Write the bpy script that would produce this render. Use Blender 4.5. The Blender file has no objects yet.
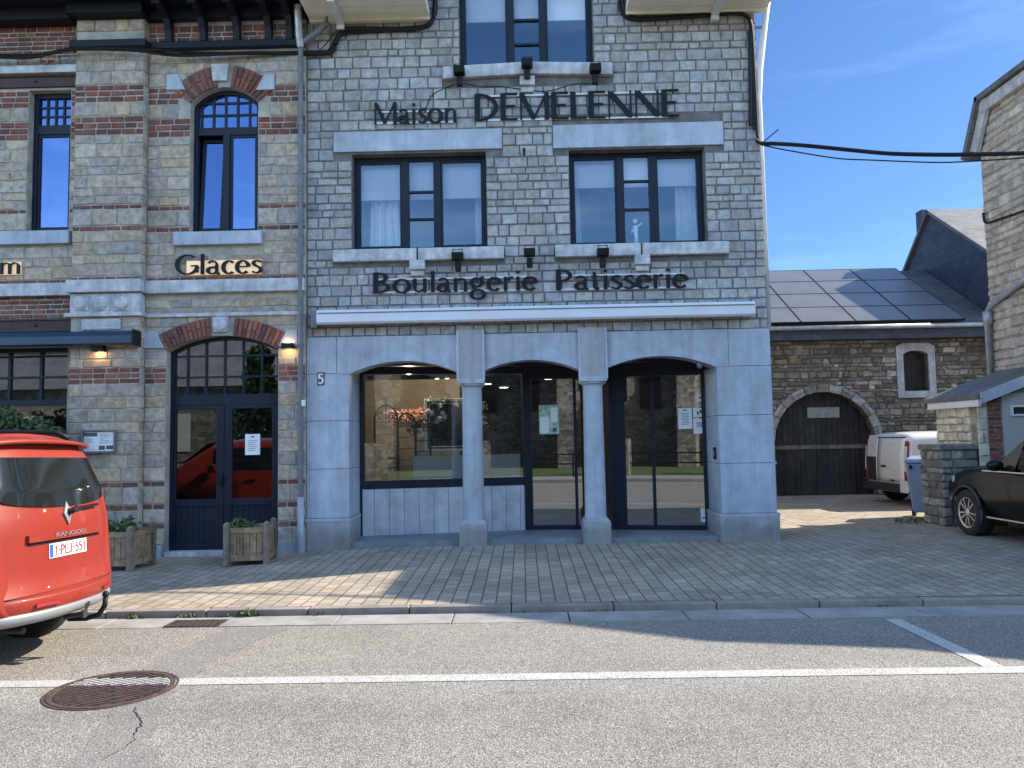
import bpy, bmesh, math, random
from mathutils import Vector, Matrix, Euler
random.seed(7)
R = math.radians
sc = bpy.context.scene
COL = sc.collection
# ------------------------------------------------------------------ camera model (measured from the photograph)
YAW, PITCH, ROLL, FPX = 0.0131, 0.0690, 0.01843, 781.6
CAM = Vector((0, -11.7, 1.6))
def cam_axes():
    cy, sy = math.cos(YAW), math.sin(YAW)
    fwd = Vector((-sy*math.cos(PITCH), cy*math.cos(PITCH), math.sin(PITCH)))
    right = Vector((cy, sy, 0)); up = right.cross(fwd)
    c, s = math.cos(ROLL), math.sin(ROLL)
    return c*right - s*up, s*right + c*up, fwd
AR, AU, AF = cam_axes()
def ray(x, y): return AR*((x-512)/FPX) - AU*((y-384)/FPX) + AF
def F(x, y, Y=0.0):                       # measured point -> (X, Z) on a wall plane Y
    d = ray(x, y); p = CAM + d*((Y-CAM.y)/d.y); return p.x, p.z
def FX(x, y, X):                          # measured point -> (Y, Z) on a wall plane X
    d = ray(x, y); p = CAM + d*((X-CAM.x)/d.x); return p.y, p.z
def G(x, y, z=0.0):
    d = ray(x, y); p = CAM + d*((z-CAM.z)/d.z); return p.x, p.y
cam = bpy.data.cameras.new('camera'); camo = bpy.data.objects.new('camera', cam); COL.objects.link(camo)
m = Matrix.Identity(4)
for i in range(3):
    m[i][0], m[i][1], m[i][2], m[i][3] = AR[i], AU[i], -AF[i], CAM[i]
camo.matrix_world = m
cam.sensor_fit = 'HORIZONTAL'; cam.sensor_width = 36; cam.lens = FPX/1024*36
cam.clip_start = 0.05; cam.clip_end = 3000
sc.camera = camo
# ------------------------------------------------------------------ materials
def nt(name):
    m = bpy.data.materials.new(name); m.use_nodes = True
    n = m.node_tree; b = n.nodes['Principled BSDF']
    return m, n, b
def node(n, t, **kw):
    x = n.nodes.new(t)
    for k, v in kw.items():
        if k in x.inputs: x.inputs[k].default_value = v
        else: setattr(x, k, v)
    return x
def ramp(n, fac, stops):
    r = n.nodes.new('ShaderNodeValToRGB'); e = r.color_ramp.elements
    while len(e) < len(stops): e.new(0.5)
    for i, (p, c) in enumerate(stops):
        e[i].position = p; e[i].color = (c, c, c, 1) if isinstance(c, (int, float)) else (*c, 1)
    n.links.new(fac, r.inputs[0]); return r.outputs[0]
def mul(n, a, b, f=1.0, mode='MULTIPLY'):
    x = n.nodes.new('ShaderNodeMix'); x.data_type = 'RGBA'; x.blend_type = mode
    if isinstance(f, (int, float)): x.inputs[0].default_value = f
    else: n.links.new(f, x.inputs[0])
    for s, v in ((6, a), (7, b)):
        if isinstance(v, tuple): x.inputs[s].default_value = (*v, 1) if len(v) == 3 else v
        else: n.links.new(v, x.inputs[s])
    return x.outputs[2]
def coords(n, world=True, scale=None, rot=None):
    if world: o = n.nodes.new('ShaderNodeNewGeometry').outputs['Position']
    else: o = n.nodes.new('ShaderNodeTexCoord').outputs['Object']
    if scale or rot:
        mp = n.nodes.new('ShaderNodeMapping'); n.links.new(o, mp.inputs[0])
        if scale: mp.inputs['Scale'].default_value = scale
        if rot: mp.inputs['Rotation'].default_value = rot
        o = mp.outputs[0]
    return o
def noise(n, co, scale, detail=4, rough=0.6):
    x = node(n, 'ShaderNodeTexNoise', Scale=scale, Detail=detail, Roughness=rough); n.links.new(co, x.inputs['Vector']); return x.outputs['Fac']
def bump(n, b, h, strength=0.3, dist=0.02):
    x = node(n, 'ShaderNodeBump', Strength=strength, Distance=dist); n.links.new(h, x.inputs['Height']); n.links.new(x.outputs[0], b.inputs['Normal'])
def mat(name, col, rough=0.6, var=0.15, scale=3.0, metal=0.0, bmp=0.0, bscale=40, tint=False, coat=0.0, fine=0.0, world=False, streak=0.0, spec=None, big=0.0, splash=False):
    m, n, b = nt(name)
    b.inputs['Roughness'].default_value = rough; b.inputs['Metallic'].default_value = metal
    if coat: b.inputs['Coat Weight'].default_value = coat; b.inputs['Coat Roughness'].default_value = 0.04
    if spec is not None: b.inputs['Specular IOR Level'].default_value = spec
    co = coords(n, world)
    c = (*col, 1)
    if tint:
        a = node(n, 'ShaderNodeAttribute'); a.attribute_name = 'tint'
        c = mul(n, c, a.outputs['Color'])
    if var:
        f = noise(n, co, scale, 5, 0.65)
        c = mul(n, c, ramp(n, f, [(0.3, 1-var*1.6), (0.7, 1+var)]))
    if splash:                                             # rain splash and grime low on the stone
        sp = n.nodes.new('ShaderNodeSeparateXYZ'); n.links.new(coords(n, True), sp.inputs[0])
        ma = n.nodes.new('ShaderNodeMath'); ma.operation = 'MULTIPLY_ADD'; ma.inputs[1].default_value = -0.42; n.links.new(noise(n, coords(n, True, scale=(1, 1, .5)), 4.0, 6, .7), ma.inputs[0]); n.links.new(sp.outputs[2], ma.inputs[2])
        c = mul(n, c, ramp(n, ma.outputs[0], [(0.0, (.78, .75, .71)), (.12, (1, 1, 1))]))
    if big:
        c = mul(n, c, ramp(n, noise(n, coords(n, world, scale=(1, 1, .55)), 0.9, 7, 0.7), [(0.32, 1-big*1.6), (0.66, 1+big)]))
    if fine:
        f = noise(n, co, bscale*2.2, 2, 0.8)
        c = mul(n, c, ramp(n, f, [(0.35, 1-fine), (0.65, 1+fine)]))
    if streak:
        co2 = coords(n, world, scale=(9, 9, 0.7))
        f = noise(n, co2, 1.0, 4, 0.6)
        c = mul(n, c, ramp(n, f, [(0.35, 1-streak), (0.6, 1+streak*0.3)]))
    if isinstance(c, tuple): b.inputs['Base Color'].default_value = c
    else: n.links.new(c, b.inputs['Base Color'])
    if bmp: bump(n, b, noise(n, co, bscale, 5, 0.7), bmp, 0.01)
    return m
def glass(name, refl=0.35, tintc=(0.8, 0.87, 0.9), rough=0.0, refc=(0.9, 0.95, 1.0)):
    m = bpy.data.materials.new(name); m.use_nodes = True; n = m.node_tree; n.nodes.clear()
    out = n.nodes.new('ShaderNodeOutputMaterial'); mx = n.nodes.new('ShaderNodeMixShader')
    tr = n.nodes.new('ShaderNodeBsdfTransparent'); tr.inputs[0].default_value = (*tintc, 1)
    gl = n.nodes.new('ShaderNodeBsdfGlossy'); gl.inputs['Roughness'].default_value = rough; gl.inputs[0].default_value = (*refc, 1)
    lw = n.nodes.new('ShaderNodeFresnel'); lw.inputs[0].default_value = 1.5
    mr = node(n, 'ShaderNodeMapRange'); n.links.new(lw.outputs[0], mr.inputs[0])
    mr.inputs[1].default_value = 0.04; mr.inputs[2].default_value = 1.0; mr.inputs[3].default_value = refl; mr.inputs[4].default_value = 1.0
    n.links.new(mr.outputs[0], mx.inputs[0]); n.links.new(tr.outputs[0], mx.inputs[1]); n.links.new(gl.outputs[0], mx.inputs[2])
    n.links.new(mx.outputs[0], out.inputs[0]); return m
def emit(name, col, s):
    m, n, b = nt(name); b.inputs['Base Color'].default_value = (*col, 1)
    b.inputs['Emission Color'].default_value = (*col, 1); b.inputs['Emission Strength'].default_value = s; return m
M = {}
M['shop_stone'] = mat('shop_stone', (0.375, 0.37, 0.375), 0.85, 0.20, 9, bmp=0.6, bscale=26, tint=True, fine=0.16, world=True, big=0.16, streak=0.10)
M['shop_mortar'] = mat('shop_mortar', (0.155, 0.15, 0.145), 0.95, 0.35, 4, bmp=0.4, bscale=60, world=True)
M['house_stone'] = mat('house_stone', (1.12, 0.985, 0.93), 0.85, 0.26, 11, bmp=0.5, bscale=28, tint=True, fine=0.14, world=True)
M['house_mortar'] = mat('house_mortar', (0.38, 0.36, 0.32), 0.95, 0.25, 4, bmp=0.4, bscale=60, world=True)
M['bluestone'] = mat('bluestone', (0.40, 0.44, 0.52), 0.65, 0.10, 5, bmp=0.2, bscale=50, fine=0.08, world=True, streak=0.13, big=0.14, splash=True)
M['bluestone_old'] = mat('bluestone_old', (0.50, 0.51, 0.53), 0.8, 0.22, 6, bmp=0.35, bscale=45, fine=0.14, world=True, streak=0.2)
M['hammered'] = mat('hammered', (0.36, 0.37, 0.39), 0.8, 0.12, 3, bmp=0.8, bscale=90, fine=0.35, world=True, streak=0.1, splash=True)
M['navy'] = mat('navy_paint', (0.011, 0.016, 0.030), 0.45, 0.15, 3, spec=0.25)
M['black'] = mat('black_metal', (0.010, 0.010, 0.012), 0.55, 0.1, 5, spec=0.25)
M['blacktrim'] = mat('black_trim', (0.009, 0.012, 0.022), 0.55, 0.2, 3, spec=0.25)
M['letter'] = mat('dark_letter', (0.008, 0.010, 0.016), 0.5, 0.05, 3, spec=0.2)
M['rail'] = mat('rail_metal', (0.62, 0.62, 0.64), 0.4, 0.05, 3, metal=0.3)
M['white'] = mat('white_paint', (0.72, 0.72, 0.72), 0.5, 0.06, 4)
M['cream'] = mat('cream_soffit', (0.88, 0.82, 0.68), 0.6, 0.06, 4)
M['awning'] = mat('awning_box', (0.66, 0.66, 0.72), 0.42, 0.05, 2, metal=0.1)
M['navyawn'] = mat('navy_awning', (0.022, 0.045, 0.085), 0.35, 0.1, 2, metal=0.2)
M['brick'] = mat('red_brick', (1.2, 1.12, 1.05), 0.9, 0.2, 20, bmp=0.4, bscale=70, tint=True, fine=0.12, world=True)
M['rust'] = mat('rusty_lintel', (0.05, 0.017, 0.014), 0.6, 0.3, 6)
M['zinc'] = mat('zinc', (0.42, 0.44, 0.47), 0.45, 0.2, 6, metal=0.5)
M['greypipe'] = mat('grey_pipe', (0.14, 0.15, 0.17), 0.5, 0.15, 6)
M['winglass'] = glass('window_glass', 0.13, (0.90, 0.94, 0.98), refc=(0.50, 0.72, 1.0))
M['skyglass'] = glass('coated_glass', 0.31, (0.30, 0.38, 0.5), refc=(0.28, 0.45, 0.92))
M['shopglass'] = glass('shop_glass', 0.30, (0.80, 0.83, 0.81))
M['blind'] = mat('blind_fabric', (0.82, 0.82, 0.80), 0.8, 0.03, 3)
M['curtain'] = mat('curtain_fabric', (0.80, 0.80, 0.80), 0.9, 0.05, 5)
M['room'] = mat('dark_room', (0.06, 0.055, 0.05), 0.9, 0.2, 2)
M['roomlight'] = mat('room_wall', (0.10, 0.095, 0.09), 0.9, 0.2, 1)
M['paper'] = mat('paper', (0.80, 0.81, 0.83), 0.7, 0.05, 20)
M['ink'] = mat('ink', (0.10, 0.10, 0.12), 0.7, 0.3, 60)
M['dirtyglass'] = mat('dirty_pane', (0.30, 0.33, 0.29), 0.5, 0.3, 6)
M['poster'] = mat('poster_green', (0.38, 0.58, 0.50), 0.6, 0.4, 14)
M['plank'] = mat('brown_planks', (0.30, 0.20, 0.12), 0.85, 0.3, 9, bmp=0.4, bscale=30, streak=0.35)
M['wood'] = mat('weathered_wood', (0.20, 0.165, 0.125), 0.85, 0.3, 9, bmp=0.4, bscale=30, streak=0.35)
M['gatewood'] = mat('gate_wood', (0.030, 0.026, 0.026), 0.75, 0.35, 5, bmp=0.3, bscale=30, streak=0.45)
M['step'] = mat('shaded_step', (0.20, 0.215, 0.24), 0.5, 0.2, 3, fine=0.08, world=True)  # bluestone in a darker colour, porch shade put into the step
M['doorglass'] = glass('door_glass', 0.15, (0.7, 0.73, 0.71))
M['beige'] = mat('beige_board', (0.34, 0.28, 0.20), 0.8, 0.15, 2)
M['warm'] = emit('warm_lamp', (1.0, 0.62, 0.22), 10)
M['spot'] = emit('ceiling_spot', (1.0, 0.85, 0.6), 6)
M['halo'] = emit('halo_plate', (0.85, 0.60, 0.36), 0.22)
M['barn_stone'] = mat('barn_stone', (1, 1, 1), 0.9, 0.3, 9, bmp=0.6, bscale=25, tint=True, fine=0.2, world=True)
M['barn_mortar'] = mat('barn_mortar', (0.15, 0.135, 0.115), 0.95, 0.3, 6, bmp=0.5, bscale=40, world=True)
M['gable_stone'] = mat('gable_stone', (1, 1, 1), 0.9, 0.25, 6, bmp=0.6, bscale=22, tint=True, fine=0.15, world=True)
M['gable_mortar'] = mat('gable_mortar', (0.33, 0.29, 0.245), 0.95, 0.3, 5, bmp=0.5, bscale=40, world=True)
M['leaf'] = mat('leaf_green', (0.07, 0.12, 0.025), 0.6, 0.3, 8, tint=True)
M['darkleaf'] = mat('conifer_green', (0.055, 0.095, 0.03), 0.6, 0.3, 8, tint=True)
M['soil'] = mat('soil', (0.05, 0.035, 0.025), 0.95, 0.3, 20)
M['redpaint'] = mat('red_car_paint', (0.25, 0.026, 0.015), 0.45, 0.06, 2, metal=0.0, coat=0.4, spec=0.3)
M['blackpaint'] = mat('black_car_paint', (0.004, 0.0045, 0.007), 0.22, 0.0, 2, metal=0.0, coat=0.10, spec=0.2)
M['whitepaint'] = mat('white_car_paint', (0.78, 0.78, 0.77), 0.35, 0.04, 3, coat=0.6)
M['carglass'] = glass('car_glass', 0.06, (0.10, 0.12, 0.12), 0.0, (.32, .33, .34))
M['screenglass'] = mat('windscreen_glass', (0.012, 0.014, 0.016), 0.22, 0.0, 2)
M['darkglass'] = mat('dark_car_glass', (0.012, 0.014, 0.014), 0.06, 0.0, 2)
M['tyre'] = mat('tyre_rubber', (0.018, 0.018, 0.018), 0.85, 0.2, 12)
M['alloy'] = mat('alloy', (0.55, 0.56, 0.58), 0.3, 0.05, 5, metal=0.9)
M['plastic'] = mat('grey_plastic', (0.03, 0.03, 0.032), 0.6, 0.1, 10)
M['silver'] = mat('silver_trim', (0.26, 0.265, 0.275), 0.45, 0.05, 5, metal=0.3)
M['tail'] = mat('tail_lamp', (0.35, 0.01, 0.015), 0.12, 0.1, 30, coat=1)
M['clear'] = mat('clear_lamp', (0.75, 0.75, 0.78), 0.1, 0.1, 30, coat=1)
M['platew'] = mat('plate_white', (0.80, 0.80, 0.80), 0.4, 0.02, 5)
M['plater'] = mat('plate_red', (0.40, 0.03, 0.05), 0.5, 0.05, 5)
M['plateb'] = mat('plate_blue', (0.03, 0.09, 0.42), 0.4, 0.05, 5)
M['iron'] = mat('rusty_iron', (0.105, 0.070, 0.058), 0.7, 0.35, 25, metal=0.3, bmp=0.4, bscale=80)
M['pit'] = mat('drain_pit', (0.006, 0.006, 0.006), 0.9, 0.0)
M['binblue'] = mat('bin_plastic', (0.22, 0.29, 0.42), 0.5, 0.1, 6)
M['slate'] = None
M['pink'] = mat('pink_petals', (0.75, 0.38, 0.30), 0.7, 0.25, 20)
M['whitepetal'] = mat('white_petals', (0.80, 0.80, 0.76), 0.7, 0.1, 20)
M['panelgrey'] = mat('grey_panel', (0.42, 0.40, 0.40), 0.6, 0.05, 3)
M['vboard'] = mat('painted_boards', (0.52, 0.545, 0.60), 0.6, 0.14, 4, fine=0.05, streak=0.10, world=True)
def slate_mat(name, col, sx=0.24, sz=0.14, var=0.25, vertical=True, rough=0.55):
    m, n, b = nt(name)
    co = n.nodes.new('ShaderNodeTexCoord').outputs['UV']
    br = node(n, 'ShaderNodeTexBrick', Scale=1.0); n.links.new(co, br.inputs[0])
    br.inputs['Brick Width'].default_value = sx; br.inputs['Row Height'].default_value = sz
    br.inputs['Mortar Size'].default_value = 0.006; br.inputs['Mortar Smooth'].default_value = 0.3
    br.inputs['Color1'].default_value = (*[c*(1-var) for c in col], 1); br.inputs['Color2'].default_value = (*[c*(1+var) for c in col], 1)
    br.inputs['Mortar'].default_value = (*[c*0.45 for c in col], 1)
    c = mul(n, br.outputs['Color'], ramp(n, noise(n, co, 1.3, 5), [(0.3, 0.75), (0.7, 1.2)]))
    n.links.new(c, b.inputs['Base Color']); b.inputs['Roughness'].default_value = rough
    bump(n, b, br.outputs['Fac'], 0.5, -0.01); return m
M['slate'] = slate_mat('slate_cladding', (0.045, 0.055, 0.085))
M['slateroof'] = slate_mat('slate_roof', (0.135, 0.132, 0.135), 0.22, 0.13, 0.18)
M['pv'] = None
def asphalt(name, base, spk, big=0.12):
    m, n, b = nt(name); co = coords(n, True)
    v = node(n, 'ShaderNodeTexVoronoi', Scale=135.0); n.links.new(co, v.inputs['Vector'])
    sep = n.nodes.new('ShaderNodeSeparateColor'); n.links.new(v.outputs['Color'], sep.inputs[0])
    c = ramp(n, sep.outputs[0], [(0.0, tuple(x*(1-spk) for x in base)), (0.45, base), (0.8, tuple(x*(1+spk*0.6) for x in base)), (1.0, tuple(min(1, x*(1+spk*1.9)) for x in base))])
    c = mul(n, c, ramp(n, noise(n, co, 0.9, 6, 0.7), [(0.3, 1-big), (0.7, 1+big)]))
    c = mul(n, c, ramp(n, noise(n, co, 14, 3, 0.7), [(0.3, 1-big*0.7), (0.7, 1+big*0.7)]))
    c = mul(n, c, ramp(n, noise(n, coords(n, True, scale=(.05, 1.1, 1)), 1.0, 4, 0.6), [(0.35, 1-big*0.9), (0.65, 1+big*0.6)]))
    c = mul(n, c, ramp(n, noise(n, coords(n, True, scale=(1, 1.4, 1)), 2.3, 2, 0.5), [(0.20, 0.72), (0.30, 1.0)]))
    n.links.new(c, b.inputs['Base Color']); b.inputs['Roughness'].default_value = 0.9
    bump(n, b, v.outputs['Distance'], 0.6, 0.006); return m
M['asphalt'] = asphalt('worn_asphalt', (0.212, 0.194, 0.172), 0.55)
M['patch'] = asphalt('smooth_patch', (0.190, 0.178, 0.163), 0.42, 0.08)
M['gutter'] = mat('concrete_gutter', (0.30, 0.285, 0.265), 0.9, 0.2, 3, bmp=0.3, bscale=60, fine=0.15, world=True)
M['kerb'] = mat('kerb_stone', (0.26, 0.225, 0.20), 0.9, 0.2, 4, bmp=0.4, bscale=50, fine=0.15, world=True)
def linepaint():
    m, n, b = nt('line_paint'); co = coords(n, True)
    v = node(n, 'ShaderNodeTexVoronoi', Scale=110.0); n.links.new(co, v.inputs['Vector'])
    sep = n.nodes.new('ShaderNodeSeparateColor'); n.links.new(v.outputs['Color'], sep.inputs[0])
    a = n.nodes.new('ShaderNodeMath'); a.operation = 'MULTIPLY_ADD'; a.inputs[1].default_value = 0.9
    nz = noise(n, co, 1.6, 5, 0.7); n.links.new(nz, a.inputs[0]); n.links.new(sep.outputs[0], a.inputs[2])
    c = ramp(n, a.outputs[0], [(0.44, (0.20, 0.19, 0.175)), (0.66, (0.37, 0.36, 0.34)), (0.9, (0.45, 0.44, 0.415))])
    n.links.new(c, b.inputs['Base Color']); b.inputs['Roughness'].default_value = 0.8
    bump(n, b, v.outputs['Distance'], 0.5, 0.004); return m
M['line'] = linepaint()
def pavers():
    m, n, b = nt('clay_pavers')
    co = coords(n, True, rot=(0, 0, math.pi/2))
    w = node(n, 'ShaderNodeTexNoise', Scale=2.0); n.links.new(co, w.inputs['Vector'])
    add = mul(n, co, w.outputs['Color'], 0.012, 'ADD')
    br = node(n, 'ShaderNodeTexBrick', Scale=1.0); n.links.new(add, br.inputs[0])
    br.inputs['Brick Width'].default_value = 0.225; br.inputs['Row Height'].default_value = 0.150
    br.inputs['Mortar Size'].default_value = 0.0075; br.inputs['Mortar Smooth'].default_value = 0.35; br.inputs['Bias'].default_value = 0.0
    br.inputs['Color1'].default_value = (0.29, 0.24, 0.185, 1); br.inputs['Color2'].default_value = (0.40, 0.335, 0.26, 1)
    br.inputs['Mortar'].default_value = (0.085, 0.072, 0.06, 1)
    c = mul(n, br.outputs['Color'], ramp(n, noise(n, co, 0.8, 6, 0.7), [(0.3, 0.72), (0.7, 1.22)]))
    c = mul(n, c, ramp(n, noise(n, co, 90, 2, 0.8), [(0.3, 0.82), (0.7, 1.15)]))
    n.links.new(c, b.inputs['Base Color']); b.inputs['Roughness'].default_value = 0.88
    h = mul(n, br.outputs['Fac'], noise(n, co, 60, 3), 0.25, 'ADD')
    inv = n.nodes.new('ShaderNodeInvert'); n.links.new(h, inv.inputs['Color'])
    bump(n, b, inv.outputs[0], 0.7, 0.012); return m
M['pavers'] = pavers()
M['earth'] = mat('earth_ground', (0.16, 0.14, 0.11), 0.95, 0.3, 0.5)
M['grass'] = mat('lawn_grass', (0.075, 0.11, 0.035), 0.9, 0.3, 3, bmp=0.4, bscale=20)
def pv_mat():
    m, n, b = nt('solar_cells'); co = coords(n, False)
    b.inputs['Base Color'].default_value = (0.17, 0.17, 0.18, 1); b.inputs['Roughness'].default_value = 0.30
    f = noise(n, co, 1.2, 3); n.links.new(mul(n, (0.17, 0.17, 0.18), ramp(n, f, [(0.3, 0.9), (0.7, 1.1)])), b.inputs['Base Color'])
    return m
M['pv'] = pv_mat()
def rubble_mat():
    m, n, b = nt('church_rubble'); co = coords(n, True, scale=(1.0, 1.0, 1.7))
    v = node(n, 'ShaderNodeTexVoronoi', Scale=3.2); n.links.new(co, v.inputs['Vector'])
    e = node(n, 'ShaderNodeTexVoronoi', Scale=3.2); e.feature = 'DISTANCE_TO_EDGE'; n.links.new(co, e.inputs['Vector'])
    sep = n.nodes.new('ShaderNodeSeparateColor'); n.links.new(v.outputs['Color'], sep.inputs[0])
    c = ramp(n, sep.outputs[0], [(0, (0.13, 0.115, 0.095)), (0.5, (0.24, 0.22, 0.185)), (1, (0.34, 0.32, 0.28))])
    c = mul(n, c, ramp(n, e.outputs['Distance'], [(0.02, 0.55), (0.09, 1.0)]))
    n.links.new(c, b.inputs['Base Color']); b.inputs['Roughness'].default_value = 0.9; return m
M['rubble'] = rubble_mat()
# ------------------------------------------------------------------ mesh helpers
class MB:
    def __init__(s): s.v = []; s.f = []; s.t = []; s.cur = (1, 1, 1); s.uv = None
    def vert(s, p): s.v.append(tuple(p)); return len(s.v)-1
    def face(s, idx, t=None): s.f.append(tuple(idx)); s.t.append(t or s.cur)
    def poly(s, pts, t=None): s.face([s.vert(p) for p in pts], t)
    def box(s, x0, x1, y0, y1, z0, z1, t=None):
        i = [s.vert((x, y, z)) for x in (x0, x1) for y in (y0, y1) for z in (z0, z1)]
        for f in ((0, 1, 3, 2), (4, 6, 7, 5), (0, 4, 5, 1), (2, 3, 7, 6), (0, 2, 6, 4), (1, 5, 7, 3)): s.face([i[k] for k in f], t)
        return s
    def hexa(s, P, t=None):               # 8 points: bottom ring 0-3, top ring 4-7
        i = [s.vert(p) for p in P]
        for f in ((0, 3, 2, 1), (4, 5, 6, 7), (0, 1, 5, 4), (1, 2, 6, 5), (2, 3, 7, 6), (3, 0, 4, 7)): s.face([i[k] for k in f], t)
        return s
    def prism(s, pts, ax, a, b, t=None):  # polygon pts (u,v) extruded along axis ax
        def p(u, v, w): return (w, u, v) if ax == 'x' else (u, w, v) if ax == 'y' else (u, v, w)
        A = [s.vert(p(u, v, a)) for u, v in pts]; B = [s.vert(p(u, v, b)) for u, v in pts]
        s.face(A[::-1], t); s.face(B, t); n = len(pts)
        for k in range(n): s.face((A[k], A[(k+1) % n], B[(k+1) % n], B[k]), t)
        return s
    def bar(s, p, q, w, h, up=(0, 0, 1), t=None):
        p, q = Vector(p), Vector(q); d = (q-p).normalized(); sd = d.cross(Vector(up))
        if sd.length < 1e-4: sd = d.cross(Vector((1, 0, 0)))
        sd = sd.normalized()*w/2; u = sd.cross(d).normalized()*h/2
        return s.hexa([p-sd-u, p+sd-u, p+sd+u, p-sd+u, q-sd-u, q+sd-u, q+sd+u, q-sd+u], t)
    def tube(s, pts, r, n=8, cap=True, t=None):
        pts = [Vector(p) for p in pts]; rings = []
        rr = r if isinstance(r, (list, tuple)) else [r]*len(pts)
        ref = None
        for k, p in enumerate(pts):
            d = (pts[min(k+1, len(pts)-1)]-pts[max(k-1, 0)]).normalized()
            if ref is None or abs(d.dot(ref)) > 0.95: ref = Vector((0, 0, 1)) if abs(d.z) < 0.9 else Vector((1, 0, 0))
            a = d.cross(ref).normalized(); b2 = d.cross(a).normalized()
            rings.append([s.vert(p+(a*math.cos(2*math.pi*j/n)+b2*math.sin(2*math.pi*j/n))*rr[k]) for j in range(n)])
        for A, B in zip(rings, rings[1:]):
            for j in range(n): s.face((A[j], A[(j+1) % n], B[(j+1) % n], B[j]), t)
        if cap: s.face(rings[0][::-1], t); s.face(rings[-1], t)
        return s
    def lathe(s, prof, c=(0, 0, 0), n=24, ax='z', t=None):
        rings = []
        for r, h in prof:
            ring = []
            for j in range(n):
                a = 2*math.pi*j/n; x, y = r*math.cos(a), r*math.sin(a)
                p = (x, y, h) if ax == 'z' else (x, h, y) if ax == 'y' else (h, x, y)
                ring.append(s.vert((c[0]+p[0], c[1]+p[1], c[2]+p[2])))
            rings.append(ring)
        for A, B in zip(rings, rings[1:]):
            for j in range(n): s.face((A[j], A[(j+1) % n], B[(j+1) % n], B[j]), t)
        s.face(rings[0][::-1], t); s.face(rings[-1], t); return s
    def ball(s, c, r, n=10, m=6, t=None, sq=(1, 1, 1)):
        prof = [(max(1e-3, math.sin(math.pi*k/m))*r, -math.cos(math.pi*k/m)*r) for k in range(m+1)]
        i0 = len(s.v); s.lathe(prof, (0, 0, 0), n, t=t)
        for k in range(i0, len(s.v)):
            x, y, z = s.v[k]; s.v[k] = (c[0]+x*sq[0], c[1]+y*sq[1], c[2]+z*sq[2])
        return s
    def grid(s, fn, nu, nv, t=None):
        idx = [[s.vert(fn(i/nu, j/nv)) for j in range(nv+1)] for i in range(nu+1)]
        for i in range(nu):
            for j in range(nv): s.face((idx[i][j], idx[i+1][j], idx[i+1][j+1], idx[i][j+1]), t)
        return s
    def build(s, name, m, parent=None, smooth=False, bevel=0.0, sub=0, solid=0.0, uvfn=None, loc=None):
        me = bpy.data.meshes.new(name); me.from_pydata(s.v, [], s.f); me.materials.append(M[m] if isinstance(m, str) else m)
        if any(t != (1, 1, 1) for t in s.t):
            at = me.attributes.new('tint', 'FLOAT_COLOR', 'CORNER'); k = 0; buf = []
            for f, t in zip(s.f, s.t): buf += [t[0], t[1], t[2], 1.0]*len(f)
            at.data.foreach_set('color', buf)
        else:
            at = me.attributes.new('tint', 'FLOAT_COLOR', 'CORNER'); at.data.foreach_set('color', [1.0]*4*sum(len(f) for f in s.f))
        if uvfn:
            uv = me.uv_layers.new(name='UVMap')
            for l in me.loops: uv.data[l.index].uv = uvfn(me.vertices[l.vertex_index].co)
        bm = bmesh.new(); bm.from_mesh(me); bmesh.ops.recalc_face_normals(bm, faces=bm.faces); bm.to_mesh(me); bm.free()
        if smooth: me.polygons.foreach_set('use_smooth', [True]*len(me.polygons))
        o = bpy.data.objects.new(name, me); COL.objects.link(o)
        if solid: d = o.modifiers.new('solid', 'SOLIDIFY'); d.thickness = solid; d.offset = 0
        if bevel: d = o.modifiers.new('bevel', 'BEVEL'); d.width = bevel; d.segments = 2; d.limit_method = 'ANGLE'; d.angle_limit = R(40)
        if sub: d = o.modifiers.new('sub', 'SUBSURF'); d.levels = sub; d.render_levels = sub
        if parent is not None:
            o.parent = parent
            if loc is None:
                q = parent; L = Vector((0, 0, 0))
                if not parent.get('_local'): 
                    # world-space modelling: cancel the parent's offset
                    L = Vector((0, 0, 0)); q = parent
                    while q is not None: L += q.location; q = q.parent
                    o.location = -L
            else: o.location = loc
        elif loc is not None: o.location = loc
        return o
def tag(o, label, cat, group=None, kind=None):
    if label: o['label'] = label
    if cat: o['category'] = cat
    if group: o['group'] = group
    if kind: o['kind'] = kind
    return o
LOCAL = set()
def thing(name, label, cat, loc=(0, 0, 0), rz=0.0, group=None, local=False):
    o = bpy.data.objects.new(name, None); COL.objects.link(o); o.location = loc; o.rotation_euler = (0, 0, rz); o.empty_display_size = 0.2
    tag(o, label, cat, group)
    return o
def LB(b, name, m, parent, **kw):        # build a part modelled in its thing's own local space
    return b.build(name, m, parent, loc=(0, 0, 0), **kw)
def structure(b, name, m, **kw):
    o = b.build(name, m, None, **kw); o['kind'] = 'structure'; return o
def copy_tree(o, parent=None):
    c = o.copy(); COL.objects.link(c)
    if parent is not None: c.parent = parent
    for ch in list(o.children): copy_tree(ch, c)
    return c
def arc_pts(x0, x1, zs, rise, n=16):
    if rise <= 1e-4: return [(x0, zs), (x1, zs)]
    h = (x1-x0)/2; cx = (x0+x1)/2; r = (h*h+rise*rise)/(2*rise); cz = zs+rise-r; a = math.asin(min(1, h/r))
    if rise > h: a = math.pi-a
    return [(cx+r*math.sin(-a+2*a*k/n), cz+r*math.cos(-a+2*a*k/n)) for k in range(n+1)]
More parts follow.
